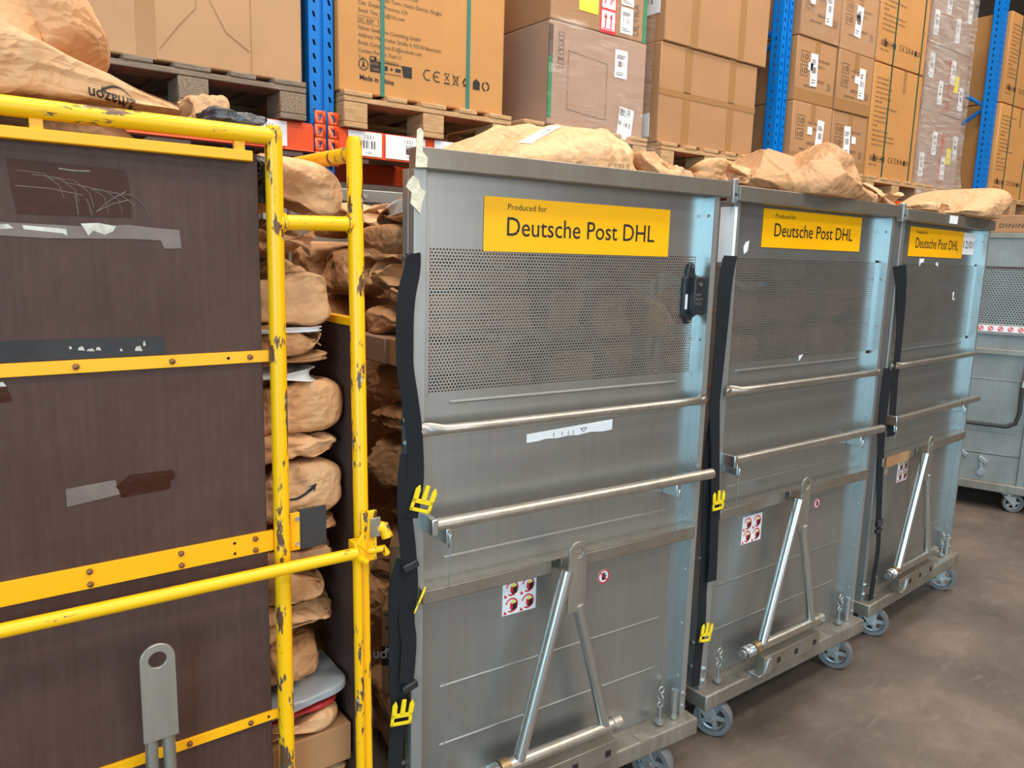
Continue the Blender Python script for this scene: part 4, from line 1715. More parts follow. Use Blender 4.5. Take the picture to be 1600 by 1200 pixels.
for z in (1.488, 1.343):
    MB().disc((.352, PY - .0125, z), (0, -1, 0), .004, .003, 10).build('screw', 'zinc_bright', TG)
for q, s_ in enumerate(('KPS-4', 'IP67 3V', 'FC CE')):
    text(tko, s_, .350, 1.412 - .012 * q, .008, 'hub_grey', PY - .0345)
pp = [(x + .022, z - .008) for x, z in [(-.155, 1.088), (-.155, 1.067), (-.12, 1.068), (-.10, 1.071), (-.06, 1.069), (-.03, 1.072), (0, 1.070), (.04, 1.074), (.08, 1.071), (.112, 1.073), (.112, 1.100)]]
po = MB().prism(pp, PY - .001, PY).build('torn_paper_strip', 'white_paper', t)
m = MB()
PSM = Matrix.Translation((.022, 0, -.008))
for xx in (-.075, -.05, -.03, -.015):
    line(m, xx, 1.073, xx, 1.084, .0015, PY - .0016, PSM)
line(m, .008, 1.086, .028, 1.087, .0015, PY - .0016, PSM)
line(m, .008, 1.086, .018, 1.077, .0015, PY - .0016, PSM)
line(m, .028, 1.087, .018, 1.077, .0015, PY - .0016, PSM)
m.build('pen_marks', 'ink', po)
MB().prism([(.062, 1.112), (.085, 1.114), (.087, 1.108), (.064, 1.106)], PY - .001, PY).build('paper_scrap', 'white_paper', t)
tp = MB()
tp.prism([(-.452, ZT + .03), (-.445, ZT + .035), (-.438, ZT + .028), (-.440, ZT - .01), (-.428, ZT - .022), (-.43, ZT - .04), (-.455, ZT - .042)], -.0145, -.0125)
tp.prism([(-.462, 1.645), (-.452, 1.655), (-.440, 1.648), (-.436, 1.632), (-.424, 1.625), (-.433, 1.60), (-.436, 1.58), (-.446, 1.59), (-.458, 1.60), (-.456, 1.622), (-.468, 1.632)], .001, .0035)
tp.build('masking_tape', 'cream_tape', t)
rod = MB().tube([(-.451, .02, 1.50), (-.451, .02, 1.42)], .009, 12)
rod.build('strap_anchor', 'rubber_black', t)
webbing(t, [(-.450, .0, 1.500), (-.458, -.006, 1.465), (-.472, -.008, 1.40), (-.474, -.008, 1.283), (-.462, -.008, 1.2), (-.452, -.008, 1.13), (-.447, -.008, 1.037), (-.452, -.008, .985), (-.462, -.008, .94)], .037,
        [1.3, .9, .3, .1, .1, .1, .1, .15, .2])
webbing(t, [(-.462, -.004, 1.08), (-.470, -.005, 1.019), (-.471, -.005, .947), (-.464, -.006, .873), (-.458, -.006, .783), (-.466, -.006, .71), (-.460, -.006, .647), (-.466, -.006, .555)], .035, [.2, .1, 0, .3, .5, .3, .1, .1])
webbing(t, [(-.468, .004, .84), (-.486, .003, .774), (-.487, .003, .654), (-.486, .003, .561), (-.480, .003, .465), (-.487, .003, .404), (-.488, .003, .25), (-.455, .01, .19)], .035, [.5, .1, 0, 0, 0, 0, 0, .2])
for (bx_, bz_, br, ss) in ((-.437, .962, .35, 1.0), (-.447, .735, .45, .95), (-.482, .474, .15, 1.0)):
    buckle(t, bx_, -.012, bz_, br, ss, ry=(1.0 if bz_ == .735 else 0))
for bz_ in (.83, .545):
    MB().box(-.478, -.016, bz_ - .009, -.440, -.004, bz_ + .009, Matrix.Translation((-.46, 0, bz_)) @ Matrix.Rotation(-.3, 4, 'Y') @ Matrix.Translation((.46, 0, -bz_))).build('strap_slider', 'black_plastic', t, bevel=.003)

# cart 2 fittings
t = RC[1]
brand_sign(t, -.272, 1.548, .553, .114, PY - .001)
picto_sticker(t, -.252, .603, .103, .092, PY)
no_touch(t, .173, .668, .018, PY)
MB().prism([(-.345, 1.56), (-.33, 1.565), (-.335, 1.535), (-.35, 1.525), (-.355, 1.545)], PY - .001, PY).build('paper_scrap', 'white_paper', t)
MB().prism([(-.02, 1.205), (.002, 1.208), (-.018, 1.188)], PY - .0012, PY).build('paper_scrap', 'white_paper', t)
MB().box(-.4505, .006, 1.50, -.4485, .05, 1.655).box(-.449, .002, 1.50, -.436, .004, 1.655).build('white_tape', 'white_paper', t)
MB().tube([(-.452, .02, 1.51), (-.452, .02, 1.42)], .009, 12).build('strap_anchor', 'rubber_black', t)
webbing(t, [(-.456, 0, 1.518), (-.478, -.006, 1.445), (-.482, -.008, 1.30), (-.488, -.008, 1.151), (-.488, -.008, 1.076), (-.474, -.01, .958), (-.458, -.010, .797), (-.450, -.012, .633), (-.448, -.012, .545)], .038, [1.2, .8, .3, .2, .2, 0, 0, 0, .1])
webbing(t, [(-.47, .004, 1.05), (-.485, .004, .95), (-.480, .004, .80), (-.468, .004, .60), (-.466, .004, .50), (-.462, .003, .427), (-.466, .002, .345), (-.470, .002, .24), (-.472, .002, .20)], .035, [.4, .1, 0, 0, 0, 0, 0, 0, 0])
buckle(t, -.456, -.018, .786, .0)
buckle(t, -.466, -.014, .367, .2)
# cart 3 fittings
t = RC[2]
brand_sign(t, -.305, 1.543, .538, .112, PY - .001)
nn = MB().box(.236, PY - .001, 1.561, .366, PY, 1.653).build('note', 'white_paper', t)
text(nn, '12/01', .242, 1.588, .045, 'ink_soft', PY - .0016, width=.115, name='handwriting')
picto_sticker(t, -.17, .613, .098, .092, PY)
MB().prism([(-.19, 1.535), (-.145, 1.535), (-.15, 1.52), (-.17, 1.52), (-.185, 1.505)], PY - .001, PY).build('paper_scrap', 'white_paper', t)
MB().prism([(-.03, 1.515), (-.01, 1.525), (.0, 1.505)], PY - .001, PY).build('paper_scrap', 'white_paper', t)
MB().prism([(.19, 1.40), (.205, 1.40), (.20, 1.375), (.22, 1.37), (.215, 1.365), (.195, 1.37)], PY - .001, PY).build('paper_scrap', 'white_paper', t)
MB().box(-.06, -.0135, ZT - .035, .02, -.0118, ZT - .004).build('white_tape', 'white_paper', t)
MB().box(-.410, -.0172, .728, -.20, -.0158, .77).build('brown_tape', 'packing_tape', t)
webbing(t, [(-.445, 0, 1.505), (-.432, -.010, 1.422), (-.408, -.012, 1.252), (-.404, -.012, 1.08), (-.392, -.012, .952), (-.385, -.010, .85)], .044, [1.1, .5, .1, .1, .1, .2])
webbing(t, [(-.44, .0, 1.12), (-.452, -.002, .95), (-.44, -.004, .805), (-.415, -.008, .594), (-.405, -.010, .50)], .038, [.6, .4, .2, .1, .1])
webbing(t, [(-.412, -.012, .52), (-.392, -.014, .401), (-.402, -.014, .269), (-.410, -.014, .182)], .035, [0, 0, 0, .1])
MB().box(-.432, -.022, .49, -.385, -.008, .52).box(-.432, -.022, .465, -.385, -.008, .48).build('strap_slider', 'black_plastic', t, bevel=.002)

# ------------------------------------------------------------------ the fourth silver container, turned side on at the end of the row
th5 = math.atan2(-.944, .33)     # local +x runs towards the camera along its long side
F0 = (5.30, 1.75, 0)
t = empty('roll_container', F0, th5, 'far silver container turned sideways at the right edge with a black handle tube', 'roll container')
# local x = -t coordinate, face looks along local -y
m = MB().box(-.70, 0, .35, .50, .004, 1.17).box(-.70, 0, 1.52, .50, .004, 1.69)
m.build('side_panel', 'galvanised_old', t)
pf = MB()
p = 0.016
ry = p * sqrt(3) / 2
a = p / sqrt(3)
for j in range(int(.36 / ry)):
    for i in range(34):
        cx = -.38 + p * (i + .5 * (j % 2))
        cz = 1.165 + ry * j
        o = len(pf.v)
        for k in range(6):
            an = pi / 6 + k * pi / 3
            pf.v.append((cx + a * cos(an), .002, cz + a * sin(an)))
        for k in range(6):
            an = pi / 6 + k * pi / 3
            pf.v.append((cx + .0055 * cos(an), .002, cz + .0055 * sin(an)))
        for k in range(6):
            k2 = (k + 1) % 6
            pf.f.append((o + k, o + k2, o + 6 + k2, o + 6 + k))
pf.build('perforated_panel', 'galvanised_old', t)
MB().box(-.70, -.012, 1.69, .52, .03, 1.722).build('top_rail', 'galvanised_dirty', t, bevel=.002)
MB().box(-.70, -.022, 1.105, .50, .0, 1.17).build('middle_rail', 'galvanised_old', t, bevel=.003)
st = MB().box(-.33, -.0235, 1.125, -.06, -.022, 1.162).build('safety_sticker', 'white_paper', t)
m = MB()
k_ = MB()
for q in range(5):
    ring(m, -.30 + .052 * q, 1.143, .015, .010, -.0242, 14)
    line(m, -.308 + .052 * q, 1.133, -.292 + .052 * q, 1.153, .006, -.0244)
quad(k_, -.33, 1.128, -.317, 1.158, -.0242)
m.build('red_pictogram', 'ink_red', st)
k_.build('black_pictogram', 'ink', st)
MB().box(-.70, -.03, .985, .50, .0, 1.02).build('lower_rail', 'galvanised_dirty', t, bevel=.003)
m = MB().box(-.70, 0, .18, .50, .004, .36)
m.build('lower_panel', 'galvanised_old', t)
for z in (.828, .50, .36):
    MB().tube([(-.34, 0, z), (-.03 if z > .4 else -.06, 0, z)], .004, 8).build('embossed_line', 'galvanised_old', t)
MB().tube([(-.36, -.03, .545), (-.10, -.03, .545), (-.055, -.035, .57), (-.04, -.04, .64), (-.045, -.04, .80), (-.03, -.04, .95), (.0, -.04, 1.0)], .012, 12).build('handle_tube', 'rubber_black', t)
MB().tube([(-.0455, -.042, .80), (-.03, -.042, .95), (.0, -.042, 1.01)], .0125, 12).build('handle_sleeve', 'zinc_bright', t)
for xx, zz_ in ((-.31, .345), (-.20, .315)):
    MB().box(-.028, -.018, -.012, .028, 0, .012, Matrix.Translation((xx, 0, zz_)) @ Matrix.Rotation(.6, 4, 'Y')).build('latch_bracket', 'zinc_bright', t, bevel=.002)
MB().disc((-.205, 0, .235), (0, -1, 0), .02, .02, 16).box(-.211, -.012, .24, -.199, 0, .31).build('latch', 'zinc_bright', t)
MB().box(-.008, -.014, .178, .03, .0, 1.69).build('post', 'galvanised_old', t, bevel=.002)
MB().box(-.70, -.03, .125, .52, .78, .18).build('deck', 'deck_steel', t, bevel=.005)
MB().box(.47, 0, .18, .50, .75, 1.70).build('end_panel', 'galvanised_old', t)
MB().box(-.70, .73, .18, .50, .75, 1.70).build('rear_panel', 'galvanised_old', t)
caster(t, -.04, .03, .125, .3)
caster(t, -.62, .04, .125, .3)
caster(t, .42, .04, .125, .3)
caster(t, -.04, .70, .125, .3)
T5 = Matrix.Translation(F0) @ Matrix.Rotation(th5, 4, 'Z')
dc = empty('cardboard_box', (0, 0, 0), 0, 'brown carton printed DINING CHAIR resting on the far container at the right edge', 'cardboard box')
dc.matrix_world = T5 @ Matrix.Translation((-.05, .02, 1.723))
MB().box(-.36, 0, 0, .42, .5, .105).build('box_body', 'carton', dc, bevel=.005)
text(dc, 'DINING CHAIR', -.225, .03, .036, 'ink_soft', -.0015, sx=1.15, spacing=1.15, bold=.0006)
#SECTION_YELLOW
# ------------------------------------------------------------------ yellow cage cart with brown board front
t = empty('cage_cart', (0.2, 1.36, 0), 0, 'yellow tube cage cart with dark brown board front and chipped paint', 'cage cart')
OX, OY = 0.2, 1.36


def Y(mb, name, mat, bevel=0, parent=t):
    return mb.build(name, mat, parent, bevel=bevel, loc=(-OX, -OY, 0) if parent is t else None)


Y(MB().box(-.62, 1.372, .17, .474, 1.384, 1.664), 'front_board', 'brown_ply', .002)
Y(MB().tube([(.497, 1.36, .13), (.4985, 1.36, 1.68), (.4985, 1.36, 1.700), (.4985, 1.36, 1.712)], [.0150, .0150, .0150, .0115], 20), 'corner_post', 'yellow_paint')
Y(MB().tube([(.673, 1.36, .13), (.651, 1.36, 1.700), (.651, 1.36, 1.711)], [.0148, .0148, .011], 20), 'corner_post', 'yellow_paint')
Y(MB().tube([(-.66, 1.36, .13), (-.66, 1.36, 1.70)], .0170, 20), 'corner_post', 'yellow_paint')
Y(MB().tube([(-.66, 1.36, 1.694), (.4975, 1.36, 1.694)], .0148, 20), 'top_tube', 'yellow_paint_rail')
Y(MB().box(-.64, 1.352, 1.648, .460, 1.372, 1.666), 'top_strip', 'yellow_strip', .002)
for x in (-.4, .135, .43):
    Y(MB().box(x, 1.356, 1.664, x + .018, 1.366, 1.682), 'weld_lug', 'yellow_strip', .001)
Y(MB().tube([(.498, 1.36, 1.548), (.655, 1.36, 1.552)], .0138, 18), 'gate_tube', 'yellow_paint_rail')
for x, z in ((.514, 1.5485), (.638, 1.552)):
    Y(MB().torus((x, 1.36, z), (1, 0, 0), .0145, .003, 20, 6), 'weld_bead', 'yellow_paint')
Y(MB().tube([(.651, 1.37, 1.680), (.651, 2.42, 1.690)], .0150, 16), 'side_top_tube', 'yellow_paint')
Y(MB().tube([(.651, 2.42, .13), (.651, 2.42, 1.705)], .0170, 16), 'corner_post', 'yellow_paint')
Y(MB().tube([(-.66, 2.42, .13), (-.66, 2.42, 1.705)], .0170, 16), 'corner_post', 'yellow_paint')
Y(MB().box(.664, 1.40, .17, .674, 2.40, 1.365), 'side_board', 'brown_ply', .002)
Y(MB().box(.660, 1.385, 1.355, .678, 2.41, 1.372), 'side_board_edge', 'yellow_strip', .002)
Y(MB().tube([(.655, 1.70, 1.37), (.655, 1.70, 1.68)], .0045, 8), 'side_rod', 'plate_steel')
Y(MB().box(-.64, 2.40, .17, .63, 2.41, 1.66), 'rear_board', 'brown_ply', .002)
Y(MB().box(-.655, 1.40, .17, -.645, 2.40, 1.66), 'side_board', 'brown_ply', .002)
# flat strips with rivets
for (z0, z1, riv) in ((1.299, 1.320, [.175, .318, .449, .411]), (.938, .978, [.175, .318, .449, .411]), (.590, .609, [.175, .318, .43, .465])):
    s = Y(MB().box(-.64, 1.366, z0, .484, 1.3715, z1), 'board_strip', 'yellow_strip', .0008)
    m = MB()
    for x in riv[:3]:
        zs = [(z0 + z1) / 2] if z1 - z0 < .03 else [z0 + .008, z1 - .010]
        for z in zs:
            MB().tube([(x, 1.366, z), (x, 1.362, z), (x, 1.3605, z)], [.0052, .0045, .002], 12).build('rivet', 'brass_rivet', s)
    zs = [(z0 + z1) / 2] if z1 - z0 < .03 else [z0 + .009, z1 - .011]
    for z in zs:
        MB().disc((riv[3], 1.366, z), (0, -1, 0), .0028, .0006, 10).build('bolt_hole', 'dark_hole', s)
# locking bar with its clamp on the right post
lbz = Y(MB().tube([(-.62, 1.325, .924), (.632, 1.322, .914)], .0115, 16), 'locking_bar', 'yellow_paint_rail')
ck = MB()
ck.box(.628, 1.318, .893, .650, 1.350, .935).box(.650, 1.334, .885, .684, 1.342, .990)
ck.prism([(.630, .935), (.646, .955), (.655, .935), (.650, .915)], 1.316, 1.324)
ck.tube([(.622, 1.32, .914), (.655, 1.32, .890)], .007, 10)
Y(ck, 'clamp', 'yellow_paint', .002)
Y(MB().box(.668, 1.330, .935, .690, 1.338, .975), 'clamp_plate', 'plate_steel', .001)
Y(MB().tube([(.672, 1.35, .955), (.700, 1.335, .950), (.705, 1.33, .93)], [.013, .013, .012], 12).tube([(.664, 1.34, .905), (.696, 1.33, .908), (.704, 1.33, .895)], .0075, 12), 'clamp_handle', 'yellow_paint')
Y(MB().tube([(.638, 1.33, .905), (.646, 1.34, .60), (.654, 1.345, .13)], .0095, 14), 'locking_rod', 'yellow_paint')
# hinge plate and rubber flap seen between the posts
Y(MB().box(.515, 1.362, .930, .534, 1.368, 1.005), 'hinge_plate', 'yellow_strip', .001)
for z in (.993, .943):
    Y(MB().disc((.528, 1.362, z), (0, -1, 0), .0045, .004, 10), 'bolt', 'zinc_bright')
Y(MB().box(.534, 1.366, .928, .590, 1.372, 1.008), 'rubber_flap', 'rubber_black', .001)
Y(MB().box(-.66, 1.35, .13, .68, 2.43, .17), 'deck', 'yellow_paint_rail', .004)
dr = bpy.data.objects.new('drawbar', None)
COL.objects.link(dr)
dr.parent = t
dr.location = (-OX, -OY, 0)
e = eye_plate(dr, .258, .668, .843, .056, 1.300, .006, .0140)
MB().tube([(.244, 1.312, .690), (.240, 1.316, .25)], .0105, 14).build('drawbar_tube', 'plate_steel', dr)
MB().tube([(.271, 1.312, .690), (.277, 1.316, .25)], .0105, 14).build('drawbar_tube', 'plate_steel', dr)
MB().box(.20, 1.30, .17, .33, 1.345, .26).build('drawbar_mount', 'plate_steel', dr, bevel=.002)
for (px, py) in ((-.55, 1.45), (.56, 1.47), (-.55, 2.3), (.56, 2.3)):
    caster(t, px - OX, py - OY, .13, 2.7, .058)
# marks left by tape on the board
BYF = 1.3715


def mark(name, mat, pts, th=.0006):
    return Y(MB().prism(pts, BYF - th, BYF), name, mat)


mk = mark('tape_patch', 'tape_mark', [(.105, 1.622), (.262, 1.618), (.266, 1.60), (.268, 1.545), (.113, 1.543), (.108, 1.58)])
cr = MB()
rnd = random.Random(4)
for q in range(7):
    x0_, z0_ = .115 + .02 * q, 1.605 - .004 * q
    cr.tube([(x0_, BYF - .0008, z0_), (x0_ + .035, BYF - .001, z0_ - .006 * rnd.random()), (x0_ + .055, BYF - .001, z0_ - .018), (x0_ + .06, BYF - .001, z0_ - .035 - .01 * rnd.random())], .0005, 5)
for (a, b, c, e_) in ((.113, 1.583, .20, 1.575), (.19, 1.575, .193, 1.545), (.205, 1.570, .212, 1.545), (.218, 1.551, .265, 1.572), (.218, 1.551, .262, 1.585)):
    cr.tube([(a, BYF - .0008, b), ((a + c) / 2, BYF - .001, (b + e_) / 2 + .003), (c, BYF - .0008, e_)], .0007, 5)
cr.tube([(.17, BYF - .001, 1.612), (.19, BYF - .001, 1.6105), (.212, BYF - .001, 1.6115)], .0018, 6)
Y(cr, 'tape_crease', 'tape_haze')
mark('tape_remnant', 'tape_haze', [(.02, 1.530), (.20, 1.528), (.262, 1.533), (.300, 1.530), (.340, 1.528), (.342, 1.498), (.315, 1.497), (.31, 1.51), (.27, 1.511), (.15, 1.508), (.02, 1.512)])
mark('tape_scrap', 'tape_scrap', [(.118, 1.526), (.175, 1.523), (.176, 1.513), (.170, 1.516), (.12, 1.520)], .001)
mark('tape_scrap', 'tape_scrap', [(.195, 1.532), (.22, 1.534), (.245, 1.530), (.24, 1.522), (.228, 1.516), (.212, 1.522), (.205, 1.514), (.20, 1.524)], .001)
mark('tape_scrap', 'tape_scrap', [(.085, 1.525), (.10, 1.527), (.107, 1.521), (.09, 1.519)], .001)
mark('tape_patch', 'tape_smoke', [(.05, 1.354), (.30, 1.352), (.310, 1.349), (.309, 1.322), (.05, 1.322)])
sm = MB()
for (x, z, w, h) in ((.18, 1.335, .010, .006), (.192, 1.333, .012, .004), (.205, 1.334, .008, .005), (.262, 1.330, .012, .008), (.275, 1.338, .004, .008), (.168, 1.338, .004, .004), (.24, 1.331, .004, .004)):
    sm.prism([(x, z), (x + w, z - .001), (x + w * .7, z + h), (x + w * .2, z + h * .8)], BYF - .0012, BYF - .0006)
Y(sm, 'tape_scrap', 'tape_scrap')
mark('tape_patch', 'tape_mark', [(.222, 1.105), (.232, 1.112), (.245, 1.121), (.31, 1.120), (.316, 1.112), (.315, 1.105), (.308, 1.102), (.306, 1.087), (.23, 1.084), (.228, 1.095)])
mark('tape_patch', 'tape_haze', [(.15, 1.112), (.222, 1.116), (.228, 1.09), (.15, 1.082)], .0004)
mark('tape_patch', 'tape_mark', [(.02, 1.285), (.082, 1.285), (.088, 1.262), (.02, 1.255)])
mark('tape_scrap', 'tape_scrap', [(.02, 1.292), (.078, 1.292), (.082, 1.285), (.02, 1.285)])
#SECTION_BAGS
# ------------------------------------------------------------------ load of the yellow cart
YB = 1.398
ysp = [
    # label, x1, z0, z1, mat, amp, kw
    ('opened crumpled paper bag on top of the stack between the yellow posts', .655, 1.560, 1.665, 'kraft_light', .030, dict(rz=.1)),
    ('dark folded paper bag under the yellow gate tube', .635, 1.485, 1.556, 'kraft', .014, {}),
    ('large smooth paper bag with a small printed square between the yellow posts', .652, 1.350, 1.483, 'kraft_light', .010, dict(pinch=(.3, .35))),
    ('flat folded paper bag directly under the large smooth bag', .632, 1.305, 1.347, 'kraft', .010, {}),
    ('thin creased paper bag above the white mailer', .640, 1.276, 1.303, 'kraft', .008, {}),
    ('plump paper bag with open diamond fold below the white mailer', .655, 1.148, 1.246, 'kraft', .010, dict(pinch=(.3, .3))),
    ('soft paper bag with ragged end above the bag with the curved arrow', .655, 1.076, 1.146, 'kraft_light', .012, {}),
    ('wide pale paper bag showing a black curved arrow', .665, .972, 1.074, 'kraft_light', .014, dict(pinch=(.4, .5))),
    ('small paper bag beside the black rubber flap', .652, .918, .970, 'kraft', .012, {}),
    ('crumpled dark paper bag just under the locking bar', .640, .862, .916, 'kraft', .016, {}),
    ('long paper bag under the crumpled dark bag', .640, .780, .860, 'kraft', .012, {}),
    ('pale rounded paper bag left of the locking rod', .652, .700, .778, 'kraft_light', .010, {}),
    ('round puffy paper bag resting on the grey mailer', .630, .588, .698, 'kraft', .014, dict(power=3.2, pinch=(.3, .45))),
]
for k, (lab, x1, z0, z1, mt, am, kw) in enumerate(ysp):
    kk = dict(pinch=(.5, .6))
    kk.update(kw)
    jr = random.Random(900 + k)
    yj = jr.uniform(0, .022)
    kk.setdefault('rz', jr.uniform(-.05, .02))
    kk.setdefault('ry', jr.uniform(-.05, .05))
    o = bag(lab, x1 - .30, x1, YB + yj, YB + .30 + yj, z0 - .004, z1 + .003, 40 + k, mt, am, n=22, **kk)
    if k == 7:
        v = smile_geo(.075)
        stamp(o, v[0], [f[::-1] for f in v[1]], (.0, 0, .060), (1, 0, .1), (0, 0, 1), (0, 1, 0), 'printed_arrow', 'ink')
    if k == 2:
        g = rect_geo(.016, .010, 2, 2)
        stamp(o, g[0], g[1], (-.01, 0, .098), (1, 0, 0), (0, 0, 1), (0, 1, 0), 'printed_square', 'ink_soft')
bag('white plastic mailer between two paper bags in the yellow cart', .33, .608, YB - .004, YB + .27, 1.248, 1.274, 71, 'poly_white', .004, (.4, .5), name='plastic_mailer', cat='mailer')
bag('white edged envelope under the large smooth bag in the yellow cart', .33, .615, YB - .006, YB + .25, 1.3475, 1.352, 72, 'poly_white', .002, (.2, .2), name='plastic_mailer', cat='mailer')
bag('grey plastic mailer sloping under the round puffy bag', .36, .662, YB - .004, YB + .28, .562, .590, 73, 'poly_grey', .006, (.4, .5), name='plastic_mailer', cat='mailer', ry=-.08)
bag('small red and white flyer pouch under the grey mailer', .42, .640, YB + .01, YB + .25, .545, .556, 74, 'poly_red', .003, name='plastic_mailer', cat='mailer', ry=-.03)
bag('crumpled paper bag lying on the small carton in the yellow cart', .35, .635, YB, YB + .28, .500, .545, 75, 'kraft_light', .012, n=20)
carton('small brown carton low in the yellow cart', .34, .655, YB + .002, YB + .27, .412, .498, 'carton', name='cardboard_box', bevel=.003)
bag('lowest visible paper bag in the yellow cart under the small carton', .34, .668, YB, YB + .30, .330, .410, 77, 'kraft_light', .013, n=20)
bag('paper bag at the bottom of the yellow cart', .34, .66, YB, YB + .30, .172, .328, 78, 'kraft', .012)
bag('black crumpled plastic bag tucked behind the left yellow post', .40, .535, YB + .005, YB + .12, 1.56, 1.66, 79, 'poly_black', .018, name='plastic_bag', cat='plastic bag', n=20)
# fill behind the board carrying the bags on top
for k, xx in enumerate((-.45, -.10, .20)):
    bag('paper bag under the heap on the yellow cart, %s the board' % ('far left behind', 'behind the middle of', 'behind the right of')[k], xx - .16, xx + .15, 1.41, 1.80, 1.48, 1.712, 90 + k, 'kraft', .012)
    bag('lower paper bag inside the yellow cart, %s the board' % ('far left behind', 'behind the middle of', 'behind the right of')[k], xx - .16, xx + .15, 1.41, 1.80, 1.17, 1.478, 95 + k, 'kraft', .004)
    bag('paper bag low inside the yellow cart, %s the board' % ('far left behind', 'behind the middle of', 'behind the right of')[k], xx - .16, xx + .15, 1.41, 1.80, .172, 1.168, 97 + k, 'kraft', .004)
big = bag('big crumpled paper bag heaped at the top left', -.20, .275, 1.53, 1.86, 1.720, 2.03, 101, 'kraft_light', .034, (.2, .3), n=30, rz=-.06, power=4, prof=[(-1, 1), (.55, 1), (1, .55)])
lng = bag('long paper bag with upside-down black logo on the yellow top tube', -.30, .375, 1.375, 1.535, 1.712, 1.816, 102, 'kraft_light', .011, (.1, .3), n=32, power=6, prof=[(-1, 1), (.2, .92), (.4, .84), (.64, .68), (.78, .5), (1, .35)])
L = logo_geo(.025)
wd = max(v[0] for v in L[0])
stamp(lng, L[0], L[1], (.250, 0, .019), (-1, 0, .12), (0, 0, -1), (0, 1, 0), 'printed_logo', 'ink')
bag('small rounded paper bag at the right end of the yellow top tube', .385, .480, 1.50, 1.62, 1.712, 1.790, 103, 'kraft_light', .012, (.3, .4), power=3, n=20)
bag('dark plastic mailer lying by the right end of the yellow top tube', .40, .512, 1.385, 1.50, 1.712, 1.742, 104, 'poly_dark', .008, (.4, .6), name='plastic_mailer', cat='mailer')

# ------------------------------------------------------------------ load of the nearest silver cart, seen at its open left side
XL = 0.862
c1 = [
    ('paper parcel with white label on top inside the nearest silver cart', 1.45, 1.80, 1.565, 1.632, 'kraft', .010, {}),
    ('boxy paper bag with a small black logo beside the masking tape', 1.43, 1.60, 1.475, 1.563, 'kraft', .010, dict(pinch=(.1, .2), power=8)),
    ('crumpled paper bag left of the boxy logo bag', 1.62, 1.82, 1.500, 1.563, 'kraft', .018, {}),
    ('folded paper bag with torn flaps beside the black strap top', 1.43, 1.79, 1.425, 1.473, 'kraft', .020, {}),
    ('twisted paper bag beneath the torn flaps', 1.44, 1.80, 1.375, 1.424, 'kraft', .018, {}),
    ('flat paper bag with a small arrow mark beside the strap', 1.43, 1.80, 1.300, 1.373, 'kraft', .012, {}),
    ('paper bag sagging under the two small dark cartons', 1.43, 1.80, 1.135, 1.232, 'kraft_light', .018, {}),
    ('slanting smooth paper bag at mid height beside the strap', 1.45, 1.82, 1.045, 1.133, 'kraft', .012, dict(rx=-.12)),
    ('heavily crumpled paper bag level with the upper steel bar', 1.43, 1.80, .915, 1.043, 'kraft', .028, {}),
    ('gathered paper bag above the carton marked 30', 1.44, 1.80, .815, .913, 'kraft', .024, {}),
    ('smooth paper bag under the carton marked 30', 1.43, 1.80, .625, .700, 'kraft_light', .014, {}),
    ('paper bag below the black banded carton', 1.43, 1.80, .322, .386, 'kraft', .016, {}),
    ('creased paper bag near the foot of the strap', 1.43, 1.80, .250, .320, 'kraft', .018, {}),
    ('lowest paper bag in the nearest silver cart', 1.43, 1.80, .180, .248, 'kraft', .012, {}),
]
for k, (lab, y0, y1, z0, z1, mt, am, kw) in enumerate(c1):
    kk = dict(pinch=(.5, .4))
    kk.update(kw)
    jr = random.Random(800 + k)
    xj = jr.uniform(-.006, .03)
    kk.setdefault('rz', jr.uniform(-.06, .06))
    kk.setdefault('rx', jr.uniform(-.10, .10) if k not in (1,) else 0)
    o = bag(lab, XL + xj, XL + .30 + xj, y0, y1, z0 - .003, z1 + .003, 140 + k, mt, am, n=24, pax='y', **kk)
    if k == 1:
        L = logo_geo(.020)
        stamp(o, L[0], L[1], (0, .03, .040), (0, -1, 0), (0, 0, 1), (1, 0, 0), 'printed_logo', 'ink')
    if k == 0:
        g = rect_geo(.10, .03, 8, 3)
        stamp(o, g[0], g[1], (0, .06, .030), (0, -1, 0), (0, 0, 1), (1, 0, 0), 'shipping_label', 'white_paper')
    if k == 5:
        v = smile_geo(.035)
        stamp(o, v[0], v[1], (0, -.02, .035), (0, -1, 0), (0, 0, 1), (1, 0, 0), 'printed_arrow', 'ink')
carton('small dark carton left of its twin beside the strap', XL, XL + .22, 1.64, 1.80, 1.234, 1.298, 'carton_grey', bevel=.003)
carton('small dark carton right of its twin beside the strap', XL + .005, XL + .22, 1.44, 1.63, 1.234, 1.299, 'carton', bevel=.003)
c30 = carton('carton marked 30 beside the strap of the nearest silver cart', .905 - .09, .905 + .09, 1.505, 1.705, .702, .812, 'carton_pale', bevel=.003, rz=-.55)
text(c30, '30', 0, 0, .040, 'ink_soft', M=Matrix.Translation((-.0915, .055, .080)) @ Matrix.Rotation(-pi / 2, 4, 'Z') @ Matrix.Rotation(pi, 4, 'Y'))
UPS = Matrix.Rotation(pi, 4, 'Y')
cb = carton('carton with black logo band and arrows beside the strap', .915 - .09, .915 + .09, 1.565, 1.805, .388, .618, 'carton_pale', bevel=.003, rz=-.64)
MB().box(-.0908, -.0008, .080, .0908, .2408, .132).build('logo_band', 'ink', cb)
g = logo_geo(.040)
m = MB()
m.add([(x, 0, z) for x, z in g[0]], g[1], Matrix.Translation((-.002, -.0016, .118)) @ UPS)
m.build('printed_logo', 'white_paper', cb)
m = MB()
g = logo_geo(.040)
m.add([(x, 0, z) for x, z in g[0]], g[1], Matrix.Translation((-.0917, .02, .118)) @ Matrix.Rotation(-pi / 2, 4, 'Z') @ UPS)
m.build('printed_logo', 'white_paper', cb)
m = MB()
